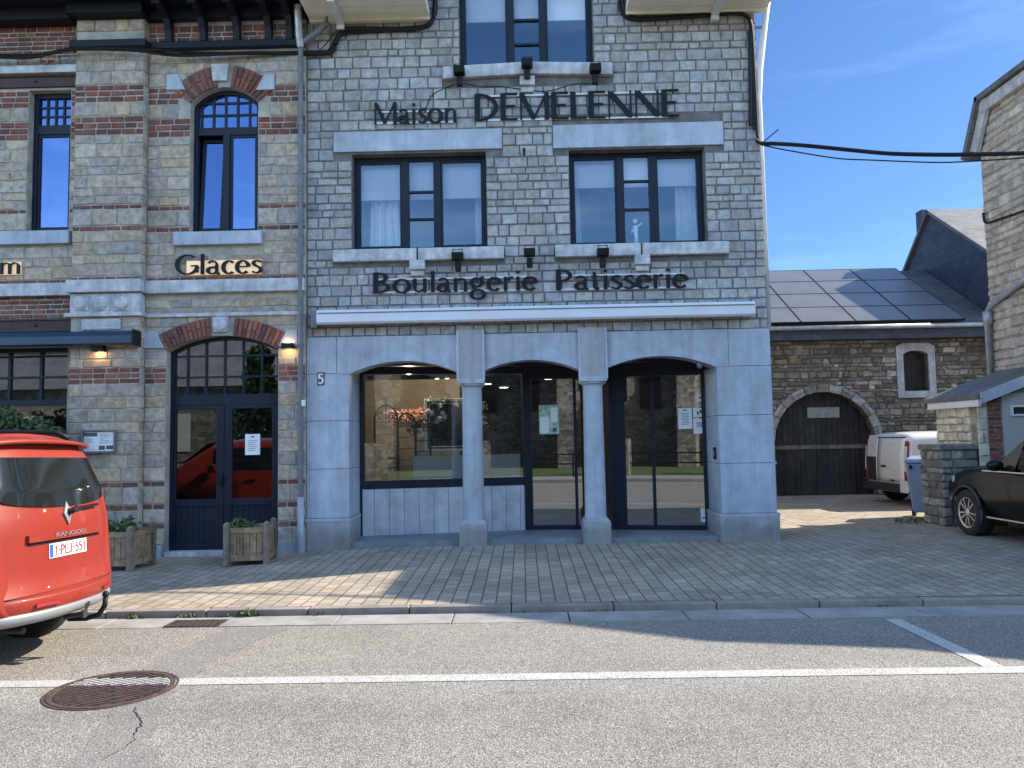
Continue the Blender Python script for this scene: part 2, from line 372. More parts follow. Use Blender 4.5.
def wall(mb, x0, x1, z0, z1, yf, yb, ops, caps=True):
    """flat wall front at yf, back at yb, openings (x0,x1,z0,zspring,rise)"""
    xs = sorted({x0, x1, *[o[0] for o in ops], *[o[1] for o in ops]}); xs = [x for x in xs if x0-1e-6 <= x <= x1+1e-6]
    zs = sorted({z0, z1, *[o[2] for o in ops], *[o[3]+o[4] for o in ops]}); zs = [z for z in zs if z0-1e-6 <= z <= z1+1e-6]
    for a, b in zip(xs, xs[1:]):
        for c, d in zip(zs, zs[1:]):
            mx, mz = (a+b)/2, (c+d)/2
            if any(o[0] < mx < o[1] and o[2] < mz < o[3]+o[4] for o in ops): continue
            for y in (yf, yb): mb.poly([(a, y, c), (b, y, c), (b, y, d), (a, y, d)])
    for (a, b, c, d, r) in ops:
        pts = arc_pts(a, b, d, r)
        if r > 1e-4:
            for (p, q) in zip(pts, pts[1:]):
                for y in (yf, yb): mb.poly([(p[0], y, p[1]), (q[0], y, q[1]), (q[0], y, d+r), (p[0], y, d+r)])
        loop = [(a, c)]+pts+[(b, c)]
        if not caps and r < 1e-4: loop = None
        if loop is None:
            for x in (a, b): mb.poly([(x, yf, c), (x, yf, d), (x, yb, d), (x, yb, c)])
            if c > z0+1e-4: mb.poly([(a, yf, c), (b, yf, c), (b, yb, c), (a, yb, c)])
            if d < z1-1e-4: mb.poly([(a, yf, d), (b, yf, d), (b, yb, d), (a, yb, d)])
            continue
        for p, q in zip(loop, loop[1:]): mb.poly([(p[0], yf, p[1]), (q[0], yf, q[1]), (q[0], yb, q[1]), (p[0], yb, p[1])])
        if c > z0+1e-4: mb.poly([(a, yf, c), (b, yf, c), (b, yb, c), (a, yb, c)])
    for z in (z0, z1) if caps else (): mb.poly([(x0, yf, z), (x1, yf, z), (x1, yb, z), (x0, yb, z)])
    for x in (x0, x1): mb.poly([(x, yf, z0), (x, yf, z1), (x, yb, z1), (x, yb, z0)])
def lay(mb, x0, x1, courses, yplane, ops, wr, proud, gap, tintfn, jit=0.004, bev=0.012, P=None, rnd=None):
    """rows of single stones standing proud of a mortar plane; P maps (u, depth, z) to a point"""
    rnd = rnd or random
    P = P or (lambda u, y, z: (u, y, z))
    for (za, zb) in courses:
        spans = [(x0, x1)]
        for (a, b, c, d, r) in ops:
            if zb <= c+0.01 or za >= d+r-0.005: continue
            aa, bb = a, b
            if r > 1e-4 and (za+zb)/2 > d:                      # inside an arch: narrow by the chord
                h = (b-a)/2; R_ = (h*h+r*r)/(2*r); dz = (za+zb)/2-(d+r-R_); w = math.sqrt(max(0, R_*R_-dz*dz)); aa, bb = (a+b)/2-w, (a+b)/2+w
            ns = []
            for (p, q) in spans:
                if bb <= p or aa >= q: ns.append((p, q)); continue
                if aa-p > 0.03: ns.append((p, aa))
                if q-bb > 0.03: ns.append((bb, q))
            spans = ns
        for (p, q) in spans:
            u = p; off = rnd.random()
            first = True
            while u < q-0.02:
                w = rnd.uniform(*wr)*(0.5+0.5*off if first else 1); first = False
                if q-u-w < wr[0]*0.55: w = q-u
                e = min(q, u+w)
                g = gap/2; j = lambda: rnd.uniform(-jit, jit)
                c4 = [(u+g+j(), za+g+j()), (e-g+j(), za+g+j()), (e-g+j(), zb-g+j()), (u+g+j(), zb-g+j())]
                if e-u > 3*bev and zb-za > 3*bev:
                    cx, cz = (u+e)/2, (za+zb)/2; pr = proud*rnd.uniform(0.6, 1.25)
                    o4 = [mb.vert(P(a, yplane, b)) for a, b in c4]
                    i4 = [mb.vert(P(a+(bev if a < cx else -bev), yplane-pr, b+(bev if b < cz else -bev))) for a, b in c4]
                    t = tintfn(rnd)
                    mb.face(i4, t)
                    for k in range(4): mb.face((o4[k], o4[(k+1) % 4], i4[(k+1) % 4], i4[k]), t)
                u = e
def courses(z0, z1, hr, rnd=random):
    out = []; z = z0
    while z < z1-1e-3:
        h = rnd.uniform(*hr)
        if z1-z-h < hr[0]*0.7: h = z1-z
        out.append((z, min(z1, z+h))); z += h
    return out
def pick(cols, amt=0.12):
    def f(r):
        c = r.choice(cols); k = 1+r.uniform(-amt, amt); return (c[0]*k, c[1]*k, c[2]*k)
    return f
def arch_ring(mb, x0, x1, zs, rise, thick, n, yf, yb, tintfn, skip=None, gap=0.008):
    h = (x1-x0)/2; cx = (x0+x1)/2; r = (h*h+rise*rise)/(2*rise); cz = zs+rise-r; a = math.asin(min(1, h/r))
    if rise > h: a = math.pi-a
    for k in range(n):
        A = -a+2*a*k/n; B = -a+2*a*(k+1)/n
        if skip and skip[0] < (k+0.5)/n < skip[1]: continue
        ga = gap/2/r; A += ga; B -= ga
        rows = [(r+0.004, r+thick)] if thick < 0.16 or k % 2 else [(r+0.004, r+thick*0.48), (r+thick*0.52, r+thick)]
        for (ra, rb) in rows:
            P = [(cx+q*math.sin(t), cz+q*math.cos(t)) for q, t in ((ra, A), (ra, B), (rb, B), (rb, A))]
            mb.prism(P, 'y', yf, yb, tintfn(random))
def frame(mb, x0, x1, z0, z1, w, y0, y1):  # rectangular frame of four butted bars
    mb.box(x0, x0+w, y0, y1, z0, z1); mb.box(x1-w, x1, y0, y1, z0, z1)
    mb.box(x0+w, x1-w, y0, y1, z0, z0+w); mb.box(x0+w, x1-w, y0, y1, z1-w, z1)
def pane(x0, x1, z0, z1, y):
    b = MB(); b.poly([(x0, y, z0), (x1, y, z0), (x1, y, z1), (x0, y, z1)]); return b
# ------------------------------------------------------------------ lettering: a broad-nib alphabet of strokes
def el(cx, cy, rx, ry, a0, a1, n=18): return [(cx+rx*math.cos(R(a0+(a1-a0)*k/n)), cy+ry*math.sin(R(a0+(a1-a0)*k/n))) for k in range(n+1)]
T_, t_ = 0.18, 0.065
GL = {  # advance, strokes: (points, fixed width or None)
 'D': (0.86, [([(.1, 0), (.1, 1)], T_), (el(.1, .5, .62, .475, 90, -90, 24), None)]),
 'E': (0.64, [([(.1, 0), (.1, 1)], T_), ([(.1, .972), (.58, .972)], t_), ([(.1, .52), (.50, .52)], t_), ([(.1, .028), (.58, .028)], t_)]),
 'M': (1.06, [([(.06, 0), (.06, 1)], .06), ([(.08, .97), (.48, .04)], .16), ([(.48, .02), (.90, .97)], .06), ([(.92, 0), (.92, 1)], .15)]),
 'L': (0.60, [([(.1, 0), (.1, 1)], T_), ([(.1, .028), (.55, .028)], t_)]),
 'N': (0.90, [([(.06, 0), (.06, 1)], .055), ([(.10, .95), (.76, .05)], .17), ([(.78, 0), (.78, 1)], .055)]),
 'a': (0.56, [([(.07, .55), (.13, .62), (.22, .645), (.32, .62), (.385, .53), (.39, .42)], .085), ([(.39, .46), (.39, .1), (.43, .02), (.5, .02)], .115), (el(.23, .185, .17, .165, 40, 330, 18), None), ([(.39, .38), (.28, .36), (.16, .30)], .06)]),
 'i': (0.28, [([(.13, 0), (.13, .66)], .13), ([(.13, .82), (.13, .93)], .13)]),
 's': (0.46, [([(.38, .56), (.31, .625), (.21, .63), (.12, .58), (.10, .49), (.16, .40), (.27, .33), (.37, .25), (.385, .15), (.32, .05), (.20, .02), (.06, .09)], None)]),
 'o': (0.70, [(el(.33, .32, .265, .315, 0, 360, 30), None)]),
 'n': (0.64, [([(.12, 0), (.12, .66)], .13), ([(.12, .46), (.2, .58), (.32, .625), (.43, .59), (.48, .48), (.48, .40)], .075), ([(.48, .46), (.48, 0)], .13)]),
 'm': (0.98, [([(.10, 0), (.10, .66)], .12), ([(.10, .46), (.18, .59), (.28, .63), (.38, .59), (.43, .46)], .075), ([(.43, .5), (.43, 0)], .12), ([(.43, .46), (.52, .59), (.62, .63), (.73, .59), (.78, .46)], .075), ([(.78, .5), (.78, 0)], .12)]),
 'B': (0.72, [([(.1, 0), (.1, 1)], T_), (el(.1, .755, .39, .215, 90, -90, 16), None), (el(.1, .27, .46, .245, 90, -90, 16), None)]),
 'u': (0.64, [([(.11, .66), (.11, .2)], .125), ([(.11, .24), (.13, .1), (.22, .03), (.32, .05), (.42, .15)], .075), ([(.47, 0), (.47, .66)], .125)]),
 'l': (0.27, [([(.12, 0), (.12, 1.02)], .13)]),
 'g': (0.60, [(el(.26, .43, .185, .20, 0, 360, 24), None), ([(.36, .60), (.44, .67), (.52, .68)], .07), ([(.16, .27), (.11, .18), (.17, .10), (.30, .07)], .07), (el(.28, -.16, .235, .215, 0, 360, 26), None)]),
 'e': (0.58, [([(.08, .345), (.475, .345)], .055), (el(.285, .325, .215, .31, 3, 318, 28), None)]),
 'r': (0.44, [([(.12, 0), (.12, .66)], .13), ([(.12, .42), (.2, .56), (.3, .635), (.40, .62)], .09)]),
 'P': (0.66, [([(.1, 0), (.1, 1)], T_), (el(.1, .70, .42, .27, 90, -90, 18), None)]),
 't': (0.42, [([(.16, .84), (.16, .14), (.21, .04), (.32, .03)], .115), ([(.03, .63), (.34, .63)], .055)]),
 'G': (0.92, [(el(.47, .5, .39, .475, 50, 345, 30), None), ([(.83, .42), (.83, .10)], .12), ([(.60, .44), (.87, .44)], .055)]),
 'c': (0.52, [(el(.29, .325, .215, .31, 48, 312, 24), None)]),
 '1': (0.52, [([(.12, .78), (.30, .96), (.30, 0)], .13)]), '-': (0.40, [([(.06, .48), (.32, .48)], .12)]),
 '5': (0.60, [([(.46, .94), (.14, .94), (.12, .55)], .12), ([(.12, .56), (.28, .62), (.42, .54), (.48, .34), (.42, .12), (.26, .05), (.08, .12)], .12)]),
 'J': (0.56, [([(.40, 1), (.40, .22), (.33, .08), (.2, .05), (.08, .14)], .13)]),
 'K': (0.66, [([(.1, 0), (.1, 1)], .13), ([(.54, 1), (.12, .45)], .12), ([(.24, .6), (.56, 0)], .12)]),
 'A': (0.74, [([(.05, 0), (.35, 1)], .11), ([(.35, 1), (.65, 0)], .13), ([(.15, .34), (.55, .34)], .1)]),
 'O': (0.86, [(el(.42, .5, .34, .45, 0, 360, 30), .13)]), 'U': (0.74, [([(.1, 1), (.1, .3), (.18, .1), (.35, .05), (.52, .1), (.60, .3), (.60, 1)], .13)]),
}
def glyph(mb, ch, place, depth, fixed=None, thin=1.0):
    """strokes of one letter; place(u, v, d) -> point, d = depth off the wall"""
    k = 0
    for pts, w0 in GL[ch][1]:
        n = len(pts); L = []; Rr = []
        closed = (pts[0][0]-pts[-1][0])**2+(pts[0][1]-pts[-1][1])**2 < 1e-6 and n > 4
        for i, (x, y) in enumerate(pts):
            if closed: a, b = pts[(i-1) % (n-1)], pts[(i+1) % (n-1)]
            else: a, b = pts[max(0, i-1)], pts[min(n-1, i+1)]
            dx, dy = b[0]-a[0], b[1]-a[1]; l = math.hypot(dx, dy) or 1; dx /= l; dy /= l
            w = fixed or w0 or (t_+(0.155-t_)*abs(dy)**1.5)
            w *= thin
            L.append((x-dy*w/2, y+dx*w/2)); Rr.append((x+dy*w/2, y-dx*w/2))
        d1 = depth+0.0006*k; k += 1
        f = [[mb.vert(place(u, v, d)) for (u, v) in S] for S in (L, Rr) for d in (0, d1)]
        for i in range(n-1):
            l0, l1, r0, r1 = f
            mb.face((l1[i], l1[i+1], r1[i+1], r1[i])); mb.face((l0[i], r0[i], r0[i+1], l0[i+1]))
            mb.face((l0[i], l0[i+1], l1[i+1], l1[i])); mb.face((r0[i], r1[i], r1[i+1], r0[i+1]))
        for i in (0, n-1): mb.face((f[0][i], f[1][i], f[3][i], f[2][i]))
def word_width(w): return sum(GL[c][0] for c in w)
def wall_sign(root, word, x0, x1, zb, cap, Y, m='letter', off=0.034, depth=0.025, rails=True, rail_m='rail'):
    s = (x1-x0)/word_width(word); x = x0
    for ch in word:
        b = MB(); xx = x
        glyph(b, ch, lambda u, v, d: (xx+u*s, Y-off-d, zb+v*cap), depth)
        b.build('letter', m, root); x += GL[ch][0]*s
# ================================================================== MAIN SHOP BUILDING
SX0, SX1 = -3.24, 3.70
shop = thing('stone_shop_building', 'grey stone shop building with three low arches and navy framed windows', 'building', (0.2, 3, 0))
ZB = 3.17                                   # top of the bluestone ground floor
wl = (-2.55, -0.49, 4.50, 5.99, 0); wr_ = (0.78, 2.85, 4.49, 5.98, 0); wt = (-0.87, 1.20, 7.28, 8.75, 0)
OPS = [wl, wr_, wt]
mw = MB(); wall(mw, SX0, SX1, ZB, 8.10, 0.0, 0.35, [wl, wr_, (wt[0], wt[1], wt[2], 8.10, 0)], caps=False)
wall(mw, -1.40, 1.78, 8.10, 9.9, 0.0, 0.35, [(wt[0], wt[1], 8.10, 8.75, 0)], caps=False)
mw.prism([(-1.40, 9.9), (1.78, 9.9), (0.19, 11.3)], 'y', 0, 0.35)
# side and rear walls
mw.box(SX0, SX0+0.3, 0.94, 8.0, -0.1, ZB); mw.box(SX0, SX0+0.3, 0.36, 8.0, ZB, 8.1); mw.box(SX1-0.3, SX1, 0.36, 8.0, ZB, 8.1); mw.box(SX0+0.3, SX1-0.3, 7.7, 8.0, -0.1, 8.1)
mw.box(SX1-0.3, SX1, 0.94, 8.0, -0.1, ZB)
mw.prism([(0.0, 8.1), (8.0, 8.1), (4.0, 11.9)], 'x', SX1-0.3, SX1); mw.prism([(0.0, 8.1), (8.0, 8.1), (4.0, 11.9)], 'x', SX0, SX0+0.3)
wallo = mw.build('wall', 'shop_mortar', shop)
rnd = random.Random(11)
sc_cols = [(1, 1, 1.02), (0.90, 0.91, 0.94), (1.10, 1.09, 1.07), (0.98, 0.95, 0.88), (1.05, 1.07, 1.10), (0.82, 0.83, 0.84), (1.14, 1.11, 1.04), (0.93, 0.90, 0.84)]
st = MB()
lint_z = 0.03
solid = [(F(334, 143)[0], F(502, 143)[0], F(334, 153)[1], F(334, 133)[1], 0), (F(553, 137)[0], F(723, 137)[0], F(553, 149)[1], F(553, 126)[1], 0),
         (F(334, 256)[0], F(504, 256)[0], F(334, 263)[1], F(334, 251)[1], 0), (F(555, 250)[0], F(728, 250)[0], F(555, 258)[1], F(555, 246)[1], 0),
         (F(443, 75)[0], F(612, 73)[0], F(443, 81)[1], F(443, 69)[1], 0)]
cs = []; z = ZB
while z < 8.1:
    h = rnd.choice([0.105, 0.115, 0.13, 0.15, 0.165, 0.18]); 
    if 8.1-z-h < 0.09: h = 8.1-z
    cs.append((z, z+h)); z += h
lay(st, SX0, SX1, cs, 0.0, OPS+solid, (0.16, 0.31), 0.016, 0.016, pick(sc_cols, 0.08), 0.006, 0.008, rnd=rnd)
lay(st, -1.40, 1.78, courses(8.1, 9.9, (0.105, 0.18), rnd), 0.0, OPS, (0.16, 0.31), 0.016, 0.016, pick(sc_cols, 0.08), 0.006, 0.008, rnd=rnd)
# right-hand return
lay(st, 0.03, 8.0, courses(ZB, 8.1, (0.105, 0.18), rnd), 0.0, [], (0.16, 0.33), 0.016, 0.016, pick(sc_cols, 0.08), 0.006, 0.008, P=lambda u, y, z: (SX1-y, u, z), rnd=rnd)
lay(st, 0.96, 8.0, courses(0, ZB, (0.105, 0.18), rnd), 0.0, [], (0.16, 0.33), 0.016, 0.016, pick(sc_cols, 0.08), 0.006, 0.008, P=lambda u, y, z: (SX1-y, u, z), rnd=rnd)
st.build('stone_facing', 'shop_stone', shop)
for (a, b, c, d, r) in solid[:2]: MB().box(a, b, -0.035, 0.02, c, d).build('lintel', 'bluestone', shop, bevel=0.006)
# sills: two stones each, a little out of line
def sill(x0, x1, z0, z1, split, dz):
    b = MB()
    b.hexa([(x0, -0.09, z0), (split-0.012, -0.09, z0+dz), (split-0.012, 0.02, z0+dz), (x0, 0.02, z0), (x0, -0.09, z1), (split-0.012, -0.09, z1+dz), (split-0.012, 0.02, z1+dz), (x0, 0.02, z1)])
    b.hexa([(split+0.012, -0.09, z0+dz), (x1, -0.09, z0), (x1, 0.02, z0), (split+0.012, 0.02, z0+dz), (split+0.012, -0.09, z1+dz), (x1, -0.09, z1), (x1, 0.02, z1), (split+0.012, 0.02, z1+dz)])
    o = b.build('sill', 'bluestone_old', shop, bevel=0.012)
    k = MB(); k.box(split-0.115, split+0.115, -0.13, 0.0, z0-0.15, z0-0.004); k.box(split-0.10, split+0.10, -0.08, 0.0, z0-0.24, z0-0.153)
    k.build('corbel', 'bluestone_old', o, bevel=0.012)
for (a, b, c, d, r), sp, dz in zip(solid[2:], (F(418, 256)[0], F(641, 250)[0], F(527, 74)[0]), (0.0, 0.0, 0.045)): sill(a, b, c, d, sp, dz)
# windows
def shop_window(op, bars, z0=None):
    x0, x1, a, b, _ = op; y0, y1 = 0.17, 0.25; w = 0.06
    x0 += 0.003; x1 -= 0.003; a += 0.003; b -= 0.003
    c0 = x0+(x1-x0)*0.385; c1 = x0+(x1-x0)*0.625
    f = MB(); frame(f, x0, x1, a, b, w, y0, y1)
    for c in (c0, c1): f.box(c-0.055, c+0.055, y0-0.01, y1, a+w, b-w)
    ctr = MB()
    o = f.build('window', 'navy', shop, bevel=0.006)
    br = MB()
    for t in bars: br.box(c0+0.056, c1-0.056, y0+0.01, y1-0.01, a+(b-a)*t-0.017, a+(b-a)*t+0.017)
    br.build('glazing_bar', 'navy', o)
    for (p, q) in ((x0+w, c0-0.055), (c1+0.055, x1-w)):
        s = MB(); frame(s, p+0.002, q-0.002, a+w+0.002, b-w-0.002, 0.028, y0+0.012, y1-0.01); s.build('sash', 'navy', o)
        pane(p+0.03, q-0.03, a+w+0.03, b-w-0.03, 0.215).build('pane', 'winglass', o)
    pane(c0+0.056, c1-0.056, a+w, b-w, 0.21).build('pane', 'winglass', o)
    bx = MB()                                             # the room behind it
    X0, X1, Z0, Z1 = x0-0.5, x1+0.5, a-0.4, b+0.3; yb = 3.6
    bx.poly([(X0, yb, Z0), (X1, yb, Z0), (X1, yb, Z1), (X0, yb, Z1)]); bx.poly([(X0, .36, Z0), (X0, yb, Z0), (X0, yb, Z1), (X0, .36, Z1)]); bx.poly([(X1, .36, Z0), (X1, yb, Z0), (X1, yb, Z1), (X1, .36, Z1)])
    bx.poly([(X0, .36, Z0), (X1, .36, Z0), (X1, yb, Z0), (X0, yb, Z0)]); bx.poly([(X0, .36, Z1), (X1, .36, Z1), (X1, yb, Z1), (X0, yb, Z1)])
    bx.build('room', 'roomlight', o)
    return x0, x1, a, b, c0, c1
def blind(x0, x1, z0, z1, label, group=None):
    t = thing('roller_blind', label, 'blind', ((x0+x1)/2, 0.33, z0), group=group)
    MB().box(x0, x1, 0.325, 0.332, z0+0.16, z1).build('fabric', 'blind', t)
    MB().box(x0, x1, 0.318, 0.336, z0, z0+0.157).build('hem_band', 'blind', t)
def curtain(x0, x1, z0, z1, label, flare=0.2, ph=0.0):
    b = MB()
    def fn(u, v):
        s = 0.72+0.28*(v if flare > 0 else 1-v)
        cx = (x0+x1)/2; x = cx+(u-0.5)*(x1-x0)*(0.8+flare*(1-v)); return (x+0.03*(1-v), 0.44+0.045*math.sin(u*26+ph)+0.02*math.sin(u*11+v*2), z0+(z1-z0)*v)
    b.grid(fn, 60, 8); tag(b.build('curtain', 'curtain', None, smooth=True, loc=(0, 0, 0)), label, 'curtain')
x0, x1, a, b, c0, c1 = shop_window(wl, (0.34, 0.63))
blind(x0+0.05, x1-0.05, a+0.86, b-0.03, 'white roller blind half lowered in the left first floor window')
curtain(x0+0.16, c0-0.10, a-0.05, b-0.2, 'white curtain hanging wide in the left pane of the left first floor window', 0.25)
curtain(c1+0.55, x1-0.06, a-0.05, b-0.2, 'white curtain gathered at the right edge of the left first floor window', 0.25, 1)
x0, x1, a, b, c0, c1 = shop_window(wr_, (0.40, 0.70))
blind(x0+0.05, x1-0.05, a+0.99, b-0.03, 'white roller blind partly lowered in the right first floor window')
curtain(x0+0.05, x0+0.18, a-0.05, b-0.2, 'thin white curtain edge at the far left of the right first floor window', 0.1, 2)
curtain(c1+0.36, x1-0.07, a-0.05, b-0.2, 'white curtain drawn to the right side of the right first floor window', 0.2, 3)
t = thing('figurine', 'pale figurine with raised arm behind the middle pane of the right window', 'figurine', ((c0+c1)/2, 0.36, a+0.08))
fz = a+0.08; fx = (c0+c1)/2
b2 = MB(); b2.tube([(fx, .36, fz), (fx, .36, fz+.12), (fx-.01, .36, fz+.30)], [.035, .03, .045]); b2.ball((fx-.01, .36, fz+.38), .04); b2.tube([(fx, .36, fz+.28), (fx+.10, .36, fz+.34)], .014); b2.tube([(fx-.02, .36, fz+.28), (fx-.08, .36, fz+.18)], .014)
b2.tube([(fx, .36, fz+.02), (fx+.05, .36, fz)], .02); b2.build('body', 'blind', t, smooth=True)
x0, x1, a, b, c0, c1 = shop_window(wt, (0.33, 0.60))
blind(x0+0.05, x1-0.05, a+0.93, b-0.03, 'white roller blind drawn down in the top floor window')
# roof, eaves and dormer
rf = MB()
def slab(mb, P, t):                                     # roof plane quad with thickness downwards
    n = (Vector(P[1])-Vector(P[0])).cross(Vector(P[3])-Vector(P[0])).normalized()
    if n.z < 0: n = -n
    mb.hexa([*(Vector(p)-n*t for p in P), *P])
for (xa, xb) in ((-3.32, -1.32), (1.70, 3.86)): slab(rf, [(xa, -0.75, 8.30), (xb, -0.75, 8.30), (xb, 4, 12.35), (xa, 4, 12.35)], 0.12)
slab(rf, [(-1.32, 0.4, 9.28), (1.70, 0.4, 9.28), (1.70, 4, 12.35), (-1.32, 4, 12.35)], 0.12)
slab(rf, [(-3.32, 8.7, 8.3), (3.86, 8.7, 8.3), (3.86, 4.0, 12.35), (-3.32, 4.0, 12.35)], 0.12)
slab(rf, [(-1.75, -0.3, 9.75), (0.19, -0.3, 11.5), (0.19, 3.5, 11.5), (-1.75, 3.5, 9.75)], 0.1)
slab(rf, [(2.13, -0.3, 9.75), (0.19, -0.3, 11.5), (0.19, 3.5, 11.5), (2.13, 3.5, 9.75)], 0.1)
rf.build('roof', 'slateroof', shop, uvfn=lambda c: (c.x, c.y*1.3))
for (xa, xb) in ((-1.40, -1.2), (1.58, 1.78)): MB().box(xa, xb, 0.36, 2.2, 8.1, 9.9).build('dormer_cheek', 'shop_mortar', shop)
for (xa, xb) in ((F(311, 24)[0], F(430, 22)[0]), (F(625, 14)[0], 3.86)):
    e = MB(); yy = -0.08
    e.box(xa, xb, -0.10, 0.0-0.02, 8.06, 8.16)
    k = 0; y = -0.105
    while y > -0.75: e.box(xa, xb, y-0.095, y-0.004, 8.10+0.006*(k % 2), 8.2); y -= 0.1; k += 1
    e.box(xa, xb, -0.80, -0.775, 8.04, 8.36)
    ev = e.build('eave_box', 'cream', shop)
    br = MB(); xm = F(342, 20)[0] if xa < 0 else F(713, 8)[0]
    br.box(xm-0.055, xm+0.055, -0.76, -0.03, 8.00, 8.098); br.box(xm-0.06, xm+0.06, -0.12, -0.02, 7.93, 8.0); br.build('eave_bracket', 'white', ev, bevel=0.008)
# --- ground floor of dressed bluestone
AY = -0.03
JL, JR = -2.60, 2.905                        # inner faces of the two end piers
A1 = (JL, -0.965, 2.60, 0.185); A2 = (-0.60, 0.86, 2.60, 0.165); A3 = (1.235, JR, 2.60, 0.185)
blk = MB()
def slabstone(x0, x1, z0, z1, y0=AY, y1=0.92): blk.box(x0+0.003, x1-0.003, y0, y1, z0+0.003, z1-0.003)
zjl = [F(330, y)[1] for y in (518, 469, 421, 374)]; zjr = [F(745, y)[1] for y in (513, 463, 415, 366)]
for z0, z1 in zip(zjl, zjl[1:]): slabstone(SX0, JL, z0, z1)
vL = F(337, 350)[0]; vR = F(728, 350)[0]
slabstone(SX0, vL, zjl[-1], ZB); blk.build('arcade_pier', 'bluestone', shop, bevel=0.004); blk = MB()
for z0, z1 in zip(zjr, zjr[1:]): slabstone(JR, SX1+0.02, z0, z1)
slabstone(vR, SX1+0.02, zjr[-1], ZB); blk.build('arcade_pier', 'bluestone', shop, bevel=0.004)
def spandrel(x0, x1, ar):
    ent = MB()
    pts = arc_pts(ar[0], ar[1], ar[2], ar[3], 20)
    xs = [x0]+[p[0] for p in pts]+[x1]; P = ([(x0, pts[0][1])] if x0 < ar[0]-1e-3 else [])+pts+([(x1, pts[-1][1])] if x1 > ar[1]+1e-3 else [])
    for p, q in zip(P, P[1:]):
        P4 = [(p[0], AY, p[1]), (q[0], AY, q[1]), (q[0], 0.30, q[1]), (p[0], 0.30, p[1]), (p[0], AY, ZB-0.003), (q[0], AY, ZB-0.003), (q[0], 0.30, ZB-0.003), (p[0], 0.30, ZB-0.003)]
        i = [ent.vert(v) for v in P4]
        for f in ((0, 1, 2, 3), (0, 1, 5, 4), (3, 2, 6, 7), (4, 5, 6, 7)): ent.face([i[k] for k in f])
    for x, z in ((P[0][0], P[0][1]), (P[-1][0], P[-1][1])): ent.poly([(x, AY, z), (x, 0.30, z), (x, 0.30, ZB-.003), (x, AY, ZB-.003)])
    ent.build('arch_panel', 'bluestone', shop)
PB1 = (F(458, 350)[0], F(483.5, 350)[0]); PB2 = (F(579, 350)[0], F(605.5, 350)[0])
spandrel(vL+0.004, PB1[0]-0.002, A1); spandrel(PB1[1]+0.002, PB2[0]-0.002, A2); spandrel(PB2[1]+0.002, vR-0.004, A3)
zl = F(330, 518)[1]
MB().box(SX0, JL+0.01, AY-0.025, 0.93, -0.08, zl-0.002).build('pier_plinth', 'hammered', shop, bevel=0.012); MB().box(JR-0.03, SX1+0.05, AY-0.03, 0.93, -0.08, F(745, 513)[1]-0.002).build('pier_plinth', 'hammered', shop, bevel=0.012)
# narrow smooth drafted margin on top of each plinth
for (xa, xb, zz) in ((SX0-0.004, JL+0.016, zl), (JR-0.036, SX1+0.056, F(745, 513)[1])):
    MB().box(xa, xb, AY-0.031, 0.935, zz-0.045, zz-0.004).build('plinth_margin', 'bluestone', shop)
for (pb, cx, cy) in ((PB1, F(472.5, 450)[0], 0.13), (PB2, F(593, 450)[0], 0.13)):
    c = MB(); c.box(pb[0], pb[1], AY-0.055, 0.30, 2.46, ZB+0.06); o = c.build('pilaster_block', 'hammered', shop, bevel=0.006)
    k = MB(); 
    for s in (0, 1):
        xx = pb[s]; k.box(xx-0.018 if s == 0 else xx-0.016, xx+0.016 if s == 0 else xx+0.018, AY-0.062, AY-0.04, 2.46, ZB+0.055)
    k.box(pb[0]+0.017, pb[1]-0.017, AY-0.062, AY-0.04, 2.46, 2.49); k.build('drafted_margin', 'bluestone', o)
    cap = MB(); xm = (pb[0]+pb[1])/2; w = (pb[1]-pb[0])/2
    cap.lathe([(0.155, 2.36), (0.155, 2.375), (0.20, 2.40), (0.205, 2.457)], (xm, 0.125, 0), 28); 
    cap.box(xm-w-0.005, xm+w+0.005, AY-0.06, 0.31, 2.425, 2.458)
    cap.build('capital', 'bluestone', shop, bevel=0.004)
    sh = MB(); sh.lathe([(0.160, 0.40), (0.158, 0.9), (0.152, 1.6), (0.146, 2.362)], (xm, 0.125, 0), 36); sh.build('column_shaft', 'bluestone', shop, smooth=False)
    pd = MB(); pd.box(xm-0.205, xm+0.205, -0.08, 0.33, -0.06, 0.34); pd.hexa([(xm-.205, -.08, .34), (xm+.205, -.08, .34), (xm+.205, .33, .34), (xm-.205, .33, .34), (xm-.165, -.04, .40), (xm+.165, -.04, .40), (xm+.165, .29, .40), (xm-.165, .29, .40)])
    pd.build('pedestal', 'hammered', shop, bevel=0.008)
# step
sp = MB(); sp.prism([(JL+.012, 0.02), (JR-.032, 0.02), (JR-.032, 0.57), (JR, 0.58), (JR, 1.0), (1.5, 1.4), (0.0, 1.5), (JL, 0.95)], 'z', -0.08, 0.10)
sp.build('step', 'step', shop)
# ceiling of the porch and the room behind
ce = MB(); ce.box(SX0+.3, SX1-.3, 0.31, 7.6, 2.80, 2.86); ce.build('porch_ceiling', 'blacktrim', shop)
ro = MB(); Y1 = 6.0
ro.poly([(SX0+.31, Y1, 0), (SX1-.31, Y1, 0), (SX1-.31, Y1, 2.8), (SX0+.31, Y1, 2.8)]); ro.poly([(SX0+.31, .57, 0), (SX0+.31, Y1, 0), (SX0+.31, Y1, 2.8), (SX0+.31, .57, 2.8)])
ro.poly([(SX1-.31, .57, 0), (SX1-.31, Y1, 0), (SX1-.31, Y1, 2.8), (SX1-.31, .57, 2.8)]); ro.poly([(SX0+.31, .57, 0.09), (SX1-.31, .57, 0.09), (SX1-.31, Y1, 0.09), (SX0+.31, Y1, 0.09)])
ro.build('shop_room', 'room', shop)
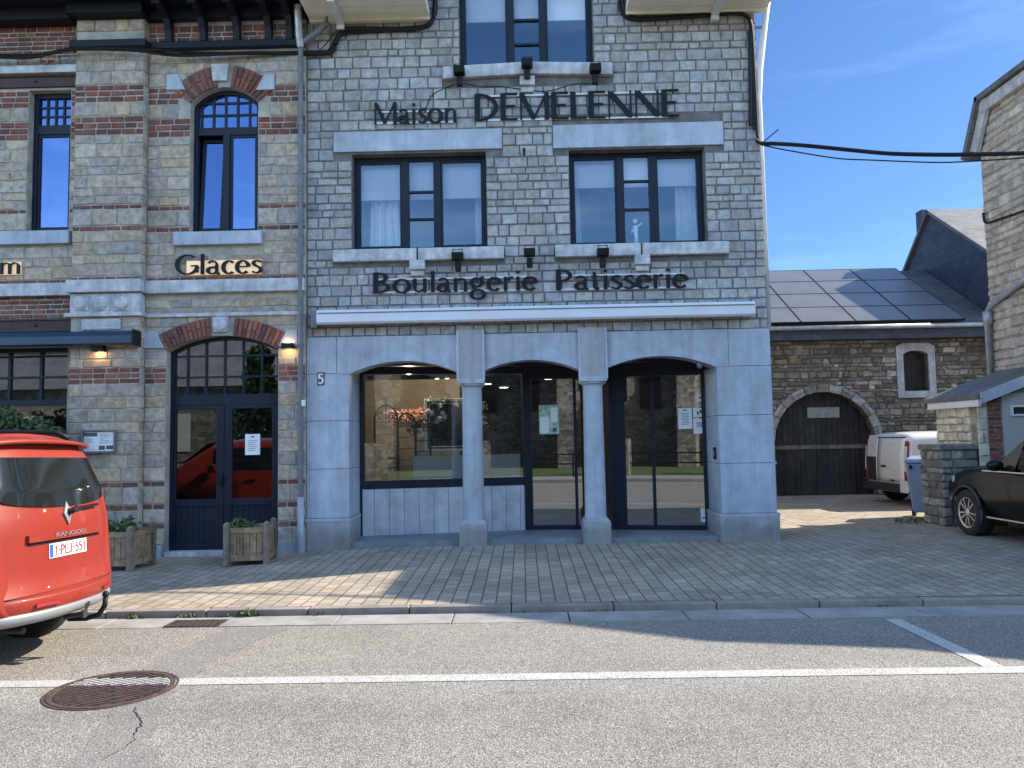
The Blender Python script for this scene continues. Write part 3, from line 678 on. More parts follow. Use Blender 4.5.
# faceted shopfront
S0, S1, S1b, S2, S3 = (-2.60, 0.75), (0.05, 1.22), (0.98, 1.16), (1.45, 1.06), (2.90, 0.80)
def facet(p, q, y_off=0.0):
    d = Vector((q[0]-p[0], q[1]-p[1])); L = d.length; d /= L
    return (lambda u, w, z: (p[0]+d.x*u-d.y*w, p[1]+d.y*u+d.x*w, z)), L
def fbox(mb, fn, u0, u1, w0, w1, z0, z1):
    mb.hexa([fn(u0, w0, z0), fn(u1, w0, z0), fn(u1, w1, z0), fn(u0, w1, z0), fn(u0, w0, z1), fn(u1, w0, z1), fn(u1, w1, z1), fn(u0, w1, z1)])
ZS, ZT = 0.10, 2.78
fA, LA = facet(S0, S1)
b = MB(); fbox(b, fA, 0, LA-.03, -0.02, 0.06, ZS, 0.83); riser = b.build('stall_riser', 'vboard', shop)
g = MB(); u = 0.22
while u < LA-.1: fbox(g, fA, u-0.004, u+0.004, -0.0215, -0.019, ZS, 0.829); u += 0.235
g.build('board_joint', 'greypipe', riser)
f = MB(); fbox(f, fA, 0.0, 0.06, -0.03, 0.06, 0.832, ZT); fbox(f, fA, 0.06, LA-.05, -0.03, 0.06, 0.832, 0.96); fbox(f, fA, 0.06, LA-.05, -0.03, 0.06, 2.66, ZT)
fbox(f, fA, 0, 0.035, -0.032, -0.021, ZS, 0.83)
fbox(f, fA, LA-.05, LA+.04, -0.05, 0.07, ZS, ZT)
sw = f.build('shop_window', 'navy', shop)
b = MB(); b.poly([fA(.06, .015, .96), fA(LA-.05, .015, .96), fA(LA-.05, .015, 2.66), fA(.06, .015, 2.66)]); b.build('pane', 'shopglass', sw)
def door(p, q, name, posts, thick=0.05):
    fn, L = facet(p, q); b = MB()
    fbox(b, fn, 0, L, -0.03, 0.05, ZS, 0.17); fbox(b, fn, 0, L, -0.03, 0.05, 2.56, ZT)
    for u in posts: fbox(b, fn, u*L-thick/2, u*L+thick/2, -0.032, 0.052, 0.17, 2.56)
    o = b.build(name, 'navy', shop)
    g = MB(); g.poly([fn(.03, .01, .17), fn(L-.03, .01, .17), fn(L-.03, .01, 2.56), fn(.03, .01, 2.56)]); g.build('pane', 'shopglass', o)
    return o, fn, L
dr, fnB, LB_ = door((S1[0]+.04, S1[1]), S1b, 'shop_door', (0.03, 0.86))
hb = MB(); fbox(hb, fnB, LB_*0.86-0.06, LB_*0.86-0.035, -0.075, -0.05, 0.95, 1.35); hb.build('handle', 'black', dr)
door(S1b, S2, 'side_light', (0.97,))
dr2, fnD, LD = door(S2, S3, 'sliding_door', (0.025, 0.115, 0.44, 0.985), 0.055)
b = MB(); fbox(b, fnD, 0.02, LD*0.17, -0.08, 0.09, 2.15, 2.6); fbox(b, fnD, 0.03, LD*0.14, -0.05, 0.06, ZS, 2.2); b.build('door_post', 'navy', dr2)
# keypad and camera
k = MB(); yk, zk = FX(712, 453, JR); k.box(JR-0.022, JR+0.002, 0.17, 0.29, zk-0.09, zk+0.09); t = thing('keypad', 'small dark square keypad on the inner face of the right pier', 'keypad', (JR, 0.2, zk)); k.build('body', 'black', t)
MB().box(JR-0.027, JR-0.0225, 0.20, 0.26, zk-0.05, zk+0.05).build('screen', 'silver', t)
t = thing('security_camera', 'small pale dome camera under the right end of the right arch', 'camera', (2.72, 0.15, 2.62)); k = MB(); k.lathe([(.045, 2.70), (.05, 2.655), (.045, 2.63), (.02, 2.60)], (2.70, .15, 0), 16); k.build('dome', 'silver', t, smooth=True)
# notices on the glass
def notice(fn, u, z, w, h, label, lines, m='paper', side=-1):
    t = thing('paper_notice', label, 'notice', fn(u, -0.04, z)); b = MB(); fbox(b, fn, u-w/2, u+w/2, 0.0005, 0.004, z-h/2, z+h/2); b.build('sheet', m, t)
    b = MB()
    for (a, c, hh) in lines: fbox(b, fn, u-w/2+w*a[0], u-w/2+w*a[1], -0.0012, 0.0003, z-h/2+h*c-hh, z-h/2+h*c+hh)
    b.build('print', 'ink', t)
txt = [((.35, .65), .9, .008)]+[((.2+.05*(k % 3), .8-.04*(k % 2)), .74-.075*k, .004) for k in range(8)]
def onD(px, py):                          # measured point on the facet of the sliding door
    o = CAM; d = ray(px, py); P = Vector((S2[0], S2[1], 0)); n = Vector((-(S3[1]-S2[1]), S3[0]-S2[0], 0)); s = (P-o).dot(n)/d.dot(n); q = o+d*s
    return (Vector((q.x-S2[0], q.y-S2[1])).length, q.z)
u, z = onD(685, 418.5); notice(fnD, u, z, 0.215, 0.33, 'large white notice taped in the middle of the sliding door glass', txt)
u, z = onD(700.5, 398); notice(fnD, u, z, 0.12, 0.12, 'topmost of three small white notices near the right edge of the sliding door', [((.3, .7), .5, .012), ((.45, .8), .65, .012)])
u, z = onD(699.5, 412.5); notice(fnD, u, z, 0.20, 0.14, 'landscape white notice with black pictograms right of the large notice', [((.3, .45), .45, .025), ((.5, .7), .6, .025)])
u, z = onD(699.5, 426); notice(fnD, u, z, 0.19, 0.24, 'lowest small white notice under the pictogram sheet on the sliding door', txt[1:6])
u, z = onD(704, 515); notice(fnD, u, z, 0.10, 0.22, 'white sticker strip low at the right end of the sliding door', [((.2, .8), .3, .01)])
def onB(px, py):
    o = CAM; d = ray(px, py); P = Vector((S1[0]+.04, S1[1], 0)); n = Vector((-(S1b[1]-S1[1]), S1b[0]-S1[0]-.04, 0)); s = (P-o).dot(n)/d.dot(n); q = o+d*s
    return (Vector((q.x-S1[0]-.04, q.y-S1[1])).length, q.z)
u, z = onB(549, 419.5); t = thing('green_poster', 'green and white poster behind the glass of the middle shop door', 'poster', fnB(u, 0.03, z))
b = MB(); fbox(b, fnB, u-0.165, u+0.165, 0.0, 0.005, z-0.24, z+0.24); b.build('sheet', 'poster', t)
b = MB(); fbox(b, fnB, u-0.15, u+0.0, -0.003, -0.0005, z-0.22, z+0.05); fbox(b, fnB, u+.03, u+0.14, -0.003, -0.0005, z-0.05, z+0.2); b.build('pale_field', 'paper', t)
b = MB(); fbox(b, fnB, u+.06, u+0.12, -0.006, -0.0035, z-0.2, z-0.14); b.build('emblem', 'leaf', t)
# things on show behind the window
def ironrack(x, y, h, w, label):
    t = thing('wrought_iron_stand', label, 'iron stand', (x, y, 0.95)); b = MB(); z0 = 0.95
    for s in (-1, 1): b.tube([(x+s*w, y, z0), (x+s*w, y, z0+h)], 0.016, 6)
    b.tube([(x+w*math.cos(R(a)), y, z0+h+w*1.2*math.sin(R(a))) for a in range(0, 181, 15)], 0.016, 6)
    for z in (0.15, .35, .55, .75, .95): b.tube([(x-w, y, z0+h*z), (x+w, y, z0+h*z)], 0.008, 6)
    b.build('frame', 'black', t)
    s = MB()
    for k in (-1, 1):
        s.tube([(x+k*(w*.5+w*.35*math.cos(a/10*6.3)*(1-a/16)), y, z0+h+w*.25+w*.35*math.sin(a/10*6.3)*(1-a/16)) for a in range(0, 14)], 0.012, 5)
    s.tube([(x, y, z0+h*.95), (x, y, z0+h+w*1.35)], 0.009, 6); s.build('scrollwork', 'black', t)
for px, py, hh, ww, lab in ((386, 480, 1.00, 0.19, 'tallest dark wrought iron arch stand at the left of the shop window'), (407, 480, .92, .14, 'middle dark wrought iron arch stand behind the shop window'), (423, 480, .84, .12, 'shortest dark wrought iron arch stand next to the white frame')):
    ironrack(F(px, py, 1.15)[0], 1.15+0.1*random.random(), hh, ww, lab)
def petals(mb, c, r, n, s, rnd=random):
    for k in range(n):
        v = Vector((rnd.gauss(0, 1), rnd.gauss(0, 1), rnd.gauss(0, 1))).normalized()*r*rnd.random()**0.4; p = Vector(c)+v
        a = Vector((rnd.gauss(0, 1), rnd.gauss(0, 1), rnd.gauss(0, 1))).normalized()*s; q = a.orthogonal().normalized()*s*.7
        k2 = rnd.uniform(.6, 1.3); mb.poly([p-a, p+q, p+a, p-q], (k2, k2, k2))
x, z = F(409, 417, 1.7); t = thing('pink_bouquet', 'wide pink flower bouquet between the iron stands and the white frame', 'flowers', (x, 1.7, z))
b = MB(); [petals(b, (x+dx, 1.7, z+.02*math.sin(dx*9)), 0.16, 120, 0.03) for dx in (-.3, -.12, .05, .22, .36)]; b.build('petals', 'pink', t)
b = MB(); [petals(b, (x+dx, 1.7, z-.2), 0.13, 60, 0.04) for dx in (.1, .25, .38)]; b.build('leaves', 'leaf', t)
b = MB(); b.lathe([(.07, .95), (.11, z-.35), (.09, z-.2)], (x+.2, 1.7, 0), 14); b.build('vase', 'panelgrey', t)
FY = 1.42; xa, za = F(425, 452, FY); xb, zb_ = F(462, 400, FY)
t = thing('picture_frame', 'large white ornamented frame with dark mirror behind the shop window', 'frame', ((xa+xb)/2, FY, za))
b = MB(); xb2 = xa+0.95; frame(b, xa, xb2, za, zb_+.03, 0.05, FY-.04, FY); frame(b, xa+.075, xb2-.075, za+.075, zb_-.045, 0.018, FY-.035, FY); b.build('moulding', 'whitepetal', t, bevel=.01)
MB().box(xa+.05, xb2-.05, FY-.01, FY, za+.05, zb_-.02).build('mirror', 'darkglass', t)
t = thing('white_blossom', 'white blossoms with green leaves hung over the white frame', 'flowers', (xa+.3, FY-.1, zb_))
b = MB(); lf = MB()
for k in range(26):
    c = (xa+random.uniform(.02, 1.0), FY-.10, zb_-random.uniform(-.05, .42)*(1 if k % 2 else .7))
    if abs(c[0]-xa-.52) < .12 and c[2] < zb_-.12: continue
    petals(b, c, 0.042, 26, 0.026); petals(lf, (c[0]+.05, FY-.07, c[2]-.03), 0.05, 9, 0.022)
b.build('petals', 'whitepetal', t); lf.build('leaves', 'leaf', t)
xa, za = F(405, 475, 1.4); b = MB()
t = thing('window_counter', 'plain grey display counter standing low behind the shop window', 'counter', (xa+1, 1.9, .1))
cp = facet(fA(LA*.30, 0, 0)[:2], fA(LA-.08, 0, 0)[:2])
b = MB(); fbox(b, cp[0], 0.02, cp[1]-.02, 0.05, 0.09, 0.97, F(420, 456, 1.0)[1]); b.build('front_panel', 'panelgrey', t)
b = MB(); fbox(b, cp[0], 0.02, cp[1]-.02, 0.095, .24, 0.97, F(420, 456, 1.0)[1]-.02); b.build('carcass', 'room', t)
for k, (px, py) in enumerate(((437, 371), (447, 377), (455, 382.5))):
    x, z = F(px, py, 3.2); t = thing('ceiling_spotlight', 'small lit spotlight on the shop ceiling seen through the left arch', 'spotlight', (x, 3.2, 2.8), group='lit spotlights on the shop ceiling')
    zz = min(z, 2.76); MB().lathe([(.05, zz+.03), (.055, zz)], (x, 3.2, 0), 12).build('rim', 'silver', t); MB().lathe([(.04, zz-.004), (.04, zz-.001)], (x, 3.2, 0), 12).build('lamp', 'spot', t)
for (px, py, lab) in ((487, 384, 'lit spotlight on the shop ceiling just right of the left column'), (504, 387.5, 'lit oblong ceiling lamp seen between the columns at the left'), (548, 376, 'lit ceiling lamp above the green poster in the middle arch')):
    x, z = F(px, py, 3.6); t = thing('ceiling_lamp', lab, 'ceiling lamp', (x, 3.6, 2.8)); MB().lathe([(.10, min(z, 2.74)+.03), (.11, min(z, 2.74))], (x, 3.6, 0), 14).build('rim', 'silver', t); MB().lathe([(.085, min(z, 2.74)-.004), (.085, min(z, 2.74)-.001)], (x, 3.6, 0), 14).build('lamp', 'spot', t)
t = thing('display_backdrop', 'beige board standing behind the iron stands in the shop window', 'backdrop', (-1.9, 2.6, .1))
MB().box(-2.88, -1.15, 2.55, 2.60, .1, 2.70).build('board', 'beige', t)
for (x, y) in ((-1.9, 1.35), (-.75, 1.5), (1.5, 2.6)):
    L = bpy.data.lights.new('shop_lamp', 'POINT'); L.energy = 15; L.color = (1, .82, .6); L.shadow_soft_size = .03; lo = bpy.data.objects.new('shop_lamp', L); COL.objects.link(lo); lo.location = (x, y, 2.62)
# --- lettering
t = thing('wall_lettering', 'dark raised lettering above the first floor windows of the stone shop', 'lettering', (0, -0.05, 6.45))
wall_sign(t, 'Maison', F(374.5, 114)[0], F(458.5, 112)[0], F(376, 125.3)[1], 0.335, 0)
wall_sign(t, 'DEMELENNE', F(474.5, 108)[0], F(680, 105)[0], F(476, 122)[1], 0.42, 0)
def rails(t, px0, px1, zs, Y=0.0, yy=None):
    b = MB()
    for (py0, py1, h) in zs:
        a = F(px0, py0, Y); c = F(px1, py1, Y)
        b.hexa([(a[0], Y-.033, a[1]-h), (c[0], Y-.033, c[1]-h), (c[0], Y-.018, c[1]-h), (a[0], Y-.018, a[1]-h), (a[0], Y-.033, a[1]+h), (c[0], Y-.033, c[1]+h), (c[0], Y-.018, c[1]+h), (a[0], Y-.018, a[1]+h)])
    b.build('mounting_rail', 'rail', t)
rails(t, 377, 455, [(113, 111.5, .012), (124, 122.5, .012)]); rails(t, 488, 668, [(97, 92.5, .012), (121, 117.5, .012)])
t = thing('wall_lettering', 'dark raised lettering over the long awning box of the shop', 'lettering', (0, -0.05, 4.0))
wall_sign(t, 'Boulangerie', F(373.5, 285)[0], F(538, 282)[0], F(374, 293.8)[1], 0.315, 0)
wall_sign(t, 'Patisserie', F(555.5, 280)[0], F(688, 278)[0], F(556, 290.8)[1], 0.315, 0)
rails(t, 378, 534, [(280, 277, .012), (293, 290, .012)]); rails(t, 560, 684, [(276, 274, .012), (290, 287.5, .012)])
# --- awning
t = thing('awning_box', 'long pale folded awning box above the three arches', 'awning', (0.2, -0.2, 3.4))
b = MB(); xa, xb = F(317, 320)[0], F(755, 312)[0]
zt, zb2 = 3.575, 3.335; ya = -0.02
b.prism([(ya, zt), (ya-.17, zt-.02), (ya-.20, zt-.06), (ya-.20, zb2+.03), (ya-.17, zb2), (ya, zb2+.02)], 'x', xa*0.985, xb*0.985); b.build('cassette', 'awning', t, bevel=.006)
MB().box(xa*0.98, xb*0.98, ya-.206, ya-.195, zt-.083, zt-.066).build('slot', 'greypipe', t)
b = MB(); b.box(xa*.985-.10, xa*.985-.01, -.16, -.02, zt-.28, zt-.02); b.box(xa*.985-.13, xa*.985-.01, -.10, -.02, zt-.16, zt-.10); b.build('wall_bracket', 'greypipe', t, bevel=.01)
# --- floodlights
def flood(px, py, up, label):
    x, z = F(px, py, -0.14); t = thing('floodlight', label, 'floodlight', (x, -0.1, z), group='black floodlights on the shop front')
    MB().box(x-.045, x+.045, -.19, -.10, z-.16, z-.02).build('bracket_box', 'black', t, bevel=.006)
    h = MB(); h.hexa([(x-.085, -.27, z+.0), (x+.085, -.27, z+.0), (x+.085, -.12, z+.0), (x-.085, -.12, z+.0), (x-.085, -.30, z+.10), (x+.085, -.30, z+.10), (x+.085, -.13, z+.12), (x-.085, -.13, z+.12)]); h.build('lamp_head', 'black', t, bevel=.006)
    y = MB(); y.tube([(x-.07, -.2, z+.06), (x-.07, -.2, z+.16), (x+.07, -.2, z+.16), (x+.07, -.2, z+.06)], .009, 6); y.build('yoke', 'black', t)
for px, py, lab in ((459.5, 76, 'black floodlight at the left end of the top window sill'), (527, 69, 'black floodlight standing mid-way on the top window sill'), (595, 74, 'black floodlight at the right end of the top window sill'),
                    (458, 261, 'black floodlight under the left window sill above the lettering'), (529.5, 257, 'black floodlight on the bare wall between the two first floor sills'), (602.5, 257, 'black floodlight in front of the right window sill')): flood(px, py, 1, lab)
b = MB(); b.tube([(F(524, 152)[0], -.02, F(524, 152)[1]), (F(524, 152)[0], -.12, F(524, 152)[1]), (F(524, 152)[0], -.12, F(524, 158)[1])], .022, 8)
tag(b.build('wall_hook', 'black', None, loc=(0, 0, 0)), 'small black iron hook on the stone wall between the two lintels', 'hook')
# --- house number
xn, zn = F(321.5, 379); t = thing('house_number', 'small black and white house number on the left bluestone pier', 'house number', (xn, AY, zn))
MB().box(xn-.055, xn+.055, AY-.008, AY-.001, zn-.10, zn+.10).build('plate', 'ink', t)
b = MB(); glyph(b, '5', lambda u, v, d: (xn-.05+u*.17, AY-.009-d, zn-.075+v*.15), .002, fixed=.17); b.build('digit', 'white', t)
# ================================================================== BRICK AND STONE HOUSE ON THE LEFT
YW, YP = -0.06, -0.20                       # wall plane, pilaster plane
HX0, HX1 = -11.5, -3.245
house = thing('brick_banded_house', 'tan stone house with red brick bands, navy arched door and black bracketed cornice', 'building', (-6, 3, 0))
def Z(y, x=220, Y=YW): return F(x, y, Y)[1]
def X(x, y=300, Y=YW): return F(x, y, Y)[0]
w1 = (X(190, 170), X(258, 170), Z(232.5, 224), Z(103, 224), Z(87, 224)-Z(103, 224))
dA = (X(165.5, 450), X(278, 450), -0.06, Z(350, 222), Z(335.5, 222)-Z(350, 222))
w0 = (X(27.5, 160)-0.45+0.45, X(70.5, 160), Z(231.5, 50), Z(90, 50), 0)
w0 = (X(70.5, 160)-1.08, X(70.5, 160), Z(231.5, 50), Z(90, 50), 0) if False else (X(27.5, 160), X(70, 160), Z(231.5, 50), Z(90, 50), 0)
gw = (-10.3, X(67, 400), 0.75, Z(347, 40), 0)
OPH = [w1, dA, w0, gw]
ZT0 = Z(46, 220)
hw = MB(); wall(hw, HX0, HX1, -0.15, 8.35, YW, 0.30, OPH)
hw.box(HX0, HX0+.3, .31, 8, -.15, 8.35); hw.box(HX0+.3, HX1-.3, 7.7, 8, -.15, 8.35); hw.box(HX1-.3, HX1-0.01, .31, 7.7, -.15, 8.35)
hw.build('wall', 'house_mortar', house)
PX0, PX1 = X(71, 300, YP), X(141, 300, YP)
pm = MB(); pm.box(PX0+.006, PX1-.006, YP, YW-0.001, 0.1, 8.30); pm.build('pilaster', 'house_mortar', house)
rnd = random.Random(5)
tan = [(0.37, 0.34, 0.28), (0.35, 0.335, 0.30), (0.32, 0.32, 0.305), (0.40, 0.365, 0.29), (0.355, 0.33, 0.27), (0.31, 0.315, 0.31), (0.44, 0.415, 0.36), (0.375, 0.325, 0.235), (0.36, 0.35, 0.32), (0.345, 0.325, 0.28)]
red = [(0.23, 0.088, 0.06), (0.185, 0.07, 0.052), (0.16, 0.06, 0.047), (0.21, 0.085, 0.062), (0.125, 0.052, 0.047), (0.18, 0.078, 0.064), (0.10, 0.055, 0.055)]
# bands of brick: (top px, bottom px, rows), measured at x=220
bands = [(86.5, 103.5, 3), (117.5, 136, 3), (205, 209.5, 1), (226, 231, 1), (276, 280.5, 1), (366.5, 382.5, 3), (480, 485.5, 1), (502.5, 508.5, 1), (522, 528, 1)]
B2 = sorted([(Z(b), Z(a), n) for a, b, n in bands])
keep = [(Z(82), Z(66), 0)]
def rows_for(z0, z1):
    S, Bk = [], []; z = z0
    for (a, b, n) in B2:
        if b < z0 or a > z1: continue
        if a > z: S += courses(z, a, (0.12, 0.21), rnd)
        h = (b-a)/n; Bk += [(a+h*k, a+h*(k+1)) for k in range(n)]; z = b
    if z < z1: S += courses(z, z1, (0.12, 0.21), rnd)
    return S, Bk
S, Bk = rows_for(0.12, 7.62)
stn, brk = MB(), MB()
str_z = (Z(293), Z(280.5)); str2 = (Z(316.5), Z(313))
ktop = [(X(167, 83), X(275, 83), Z(91), Z(64), 0)]            # room for arch stones
def arch_block(op, thick, n=10):                                # keep wall stones out of the voussoir ring
    a, b, c, d, r = op; pts = arc_pts(a-thick*.55, b+thick*.55, d, r+thick, 12); out = []
    for p, q in zip(pts, pts[1:]): out.append((p[0], q[0], d-.02, min(p[1], q[1]), 0))
    return out
bk = [(HX0, HX1, str_z[0], str_z[1], 0)]
lint0 = (HX0, X(81, 82), Z(91, 40), Z(69, 40), 0)
skew = [(X(167, 83), X(185, 83), Z(90.5, 176), Z(75, 176), 0), (X(258, 83), X(275, 83), Z(90.5, 266), Z(75, 266), 0), (X(141, 340), X(164, 340), Z(348.5, 152), Z(331.5, 152), 0), (X(280, 340), X(298, 340), Z(346.5, 289), Z(330, 289), 0)]
under = (HX0, X(69, 306), Z(319, 40), Z(293, 40), 0); lint1 = (HX0, X(82, 326), Z(332, 40), Z(318.5, 40), 0)
sl = [(X(175.5, 239), X(263, 239), Z(245.5), Z(232.5), 0), (HX0, X(72, 238), Z(245, 40), Z(232, 40), 0)]
base = (HX0, HX1, -1, 0.12, 0)
ops = OPH+bk+[lint0, lint1, under]+skew+sl+arch_block(w1, Z(66)-Z(87)+0.0)+arch_block(dA, Z(318)-Z(335.5))
flr = (HX0, HX1, Z(46.5), 8.4, 0)
for (xa, xb) in ((HX0, PX0), (PX1, HX1)):
    lay(stn, xa, xb, S, YW, ops+[flr], (0.20, 0.50), 0.014, 0.010, pick(tan, 0.16), 0.009, 0.010, rnd=rnd)
    lay(brk, xa, xb, Bk, YW, ops+[flr], (0.17, 0.23), 0.012, 0.020, pick(red, 0.2), 0.003, 0.004, rnd=rnd)
pops = [(PX0, PX1, Z(316, 100, YP), Z(281, 100, YP), 0), (PX0, X(122, 325, YP), Z(331.5, 100, YP), Z(318, 100, YP), 0), (PX0, PX1, Z(50.5, 100, YP), Z(42, 100, YP), 0)]
lay(stn, PX0, PX1, S, YP, pops, (0.20, 0.48), 0.014, 0.010, pick(tan, 0.16), 0.009, 0.010, rnd=rnd)
lay(stn, PX0, PX1, courses(7.72, 8.12, (0.16, 0.22), rnd), YP, pops, (0.2, 0.4), 0.018, 0.012, pick(tan, 0.1), 0.006, 0.010, rnd=rnd)
lay(brk, PX0, PX1, Bk, YP, pops, (0.17, 0.23), 0.012, 0.020, pick(red, 0.2), 0.003, 0.004, rnd=rnd)
# pilaster return facing right
lay(stn, YP+.0, YW-.02, S, 0, [(-1, 1, pops[0][2], pops[0][3], 0)], (0.3, 0.4), 0.014, 0.010, pick(tan, 0.12), 0.003, 0.008, P=lambda u, y, z: (PX1-.004-y, u, z), rnd=rnd)
# frieze bricks and brick panels
fr = courses(Z(46), Z(25), (0.068, 0.076), rnd)
lay(brk, HX0, PX0, courses(Z(68.5, 40), 8.12, (0.068, 0.076), rnd), YW, [], (0.12, 0.23), 0.012, 0.019, pick(red, 0.22), 0.003, 0.004, rnd=rnd)
lay(brk, PX1, HX1, fr, YW, [], (0.12, 0.23), 0.012, 0.019, pick(red, 0.22), 0.003, 0.004, rnd=rnd)
lay(brk, HX0, PX0, courses(Z(318.5, 40), Z(293, 40), (0.068, 0.076), rnd), YW, [], (0.12, 0.23), 0.012, 0.019, pick(red+[(0.12, 0.11, 0.11)], 0.22), 0.003, 0.004, rnd=rnd)
o_ = len(stn.v); stn.v += brk.v; stn.f += [tuple(i+o_ for i in f) for f in brk.f]; stn.t += brk.t
stn.build('masonry_facing', 'house_stone', house)
# brick arches with keystones and skewbacks
for op, zt, key, n in ((w1, 66, (212, 229.5, 65, 82), 19), (dA, 318, (213, 229.5, 317, 332.5), 27)):
    th = Z(zt)-(op[3]+op[4])
    for skip in ((0.42, 1.1), (-.1, 0.59)): a = MB(); arch_ring(a, op[0], op[1], op[3], op[4], th, n, YW-.03, YW+.05, pick(red, 0.18), skip, gap=.014); o = a.build('brick_arch', 'brick', house)
    k = MB(); xa, xb = X(key[0], key[2]), X(key[1], key[2]); za, zb = Z(key[3]), Z(key[2])
    k.prism([(xa+.03, za), (xb-.03, za), (xb, zb), (xa, zb)], 'y', YW-.05, YW+.04); kk = k.build('keystone', 'bluestone_old', o, bevel=.006)
    if n > 20: q = MB(); q.lathe([(.10, YW-.075), (.085, YW-.09), (.03, YW-.10)], ((xa+xb)/2, 0, (za+zb)/2), 20, 'y'); q.lathe([(.105, YW-.075), (.10, YW-.045)], ((xa+xb)/2, 0, (za+zb)/2), 20, 'y'); q.build('disc', 'bluestone_old', kk)
for (a, b, c, d, r) in skew:
    k = MB()
    if a < w1[0] and c > 5 or (c < 5 and b < dA[0]+.1): k.prism([(a, c), (b+.02, c), (b-.11, d), (a, d)], 'y', YW-.035, YW+.04)
    else: k.prism([(a-.02, c), (b, c), (b, d), (a+.11, d)], 'y', YW-.035, YW+.04)
    k.build('skewback', 'bluestone', house, bevel=.005)
# string courses, sills, plinth
s = MB(); s.box(HX0, PX0-.03, YW-.10, YW+.02, *str_z); s.box(PX1+.03, HX1+.0, YW-.10, YW+.02, *str_z); s.box(PX0-.03, PX1+.03, YP-.10, YW+.02, Z(293, 100, YP), Z(280.5, 100, YP))
s.build('string_course', 'bluestone_old', house, bevel=.008)
s = MB(); s.box(PX1+.04, HX1, YW-.05, YW+.02, *str2); s.box(PX0-.07, PX1+.04, YP-.07, YW+.02, Z(317, 100, YP), Z(313, 100, YP)); s.build('moulding', 'bluestone_old', house, bevel=.006)
s = MB(); s.box(PX0, PX1, YP-.03, YW, Z(312.8, 100, YP), Z(294, 100, YP)); o = s.build('disc_block', 'bluestone_old', house, bevel=.005)
for px in (80, 101, 121.5):
    xx, zz = F(px, 303, YP-.05); q = MB(); q.box(xx-.125, xx+.125, YP-.045, YP-.031, zz-.11, zz+.10); q.lathe([(.10, YP-.046), (.10, YP-.065), (.07, YP-.085), (.01, YP-.09)], (xx, 0, zz), 22, 'y'); q.build('disc', 'bluestone_old', o)
s = MB(); xa, xb = X(82.5, 325, YP), X(121.5, 325, YP); s.box(xa, xb, YP-.03, YP, Z(330, 100, YP), Z(319, 100, YP)); o = s.build('carved_stone', 'bluestone_old', house, bevel=.004)
q = MB()
for k in range(7): q.box(xa+.06+k*.065, xa+.10+k*.065, YP-.034, YP-.031, Z(326, 100, YP)+.02*(k % 2), Z(322, 100, YP))
q.box(xa+.05, xb-.05, YP-.034, YP-.031, Z(328.8, 100, YP), Z(328, 100, YP)); q.build('carving', 'bluestone', o)
for (a, b, c, d, r) in sl: MB().box(a, b, YW-.09, YW+.05, c, d).build('sill', 'bluestone', house, bevel=.006)
MB().box(HX0, X(83, 72), YW-.10, YW+.02, Z(75.5, 40), Z(68, 40)).build('lintel_cap', 'bluestone_old', house, bevel=.006)
for (ya, yb, xr) in ((88, 76, 79), (332, 319, 81.5)):
    l = MB(); xr = X(xr, ya); l.box(HX0, xr, YW-.045, YW+.1, Z(yb+1.6, 40), Z(yb, 40)); l.box(HX0, xr, YW-.045, YW+.1, Z(ya, 40), Z(ya-1.6, 40)); l.box(HX0, xr, YW-.02, YW+.1, Z(ya-1.6, 40), Z(yb+1.6, 40))
    for k in range(4): l.lathe([(.022, YW-.03), (.012, YW-.045)], (X(36+k*60-120, ya), 0, Z((ya+yb)/2, 40)), 10, 'y')
    l.build('steel_lintel', 'rust', house)
for q in ((PX1+.005, dA[0]-.01, YW-.09, YW, -.12, 0.115), (dA[1]+.01, HX1, YW-.06, YW, -.10, 0.15), (PX0-.03, PX1+.004, YP-.05, YW, -.12, .115)): MB().box(*q).build('plinth', 'bluestone', house, bevel=.01)
MB().box(dA[0]+.005, dA[1]-.005, YW-.04, .2, -.12, 0.01).build('threshold', 'bluestone_old', house, bevel=.006)
# cornice
c = MB(); ze = 8.28
c.box(HX0-.2, PX0-.05, -.32, YW, 8.10, ze); c.box(PX1+.05, -3.02, -.20, YW, 8.12, ze); c.box(PX0-.05, PX1+.05, -.42, YW, 8.12, ze)
c.box(HX0-.2, -3.0, -0.95, YW, ze+.003, ze+.10); c.box(HX0-.2, -3.0, -1.05, -.80, ze+.104, ze+.32); cor = c.build('cornice', 'blacktrim', house, bevel=.01)
m = MB(); zm0, zm1 = Z(50, 220), Z(43.5, 220); m.box(PX1+.02, HX1+.0, YW-.10, YW+.02, zm0, zm1); m.box(PX0-.06, PX1+.06, YP-.10, YW+.02, Z(49.5, 100, YP), Z(42.5, 100, YP)); m.build('cornice_moulding', 'blacktrim', cor, bevel=.01)
for px in (171, 205, 238.5, 270, 291): 
    xx = X(px, 40); q = MB(); prof = [(YW, zm1), (YW-.10, zm1), (YW-.12, zm1+.18), (YW-.20, zm1+.32), (YW-.50, zm1+.42), (YW-.52, ze), (YW, ze)]
    q.prism(prof, 'x', xx-.05, xx+.05); q.build('bracket', 'blacktrim', house, bevel=.008)
    q = MB(); q.lathe([(.035, xx-.06), (.035, xx+.06)], (0, YW-.50, zm1+.40), 12, 'x')
    q.build('bracket_scroll', 'blacktrim', house)
r = MB(); slab(r, [(HX0-.2, -.95, 8.62), (-3.3, -.95, 8.62), (-3.3, 4, 11.3), (HX0-.2, 4, 11.3)], .1); slab(r, [(HX0-.2, 8.5, 8.62), (-3.3, 8.5, 8.62), (-3.3, 4, 11.3), (HX0-.2, 4, 11.3)], .1); r.build('roof', 'slateroof', house, uvfn=lambda c: (c.x, c.y*1.2))
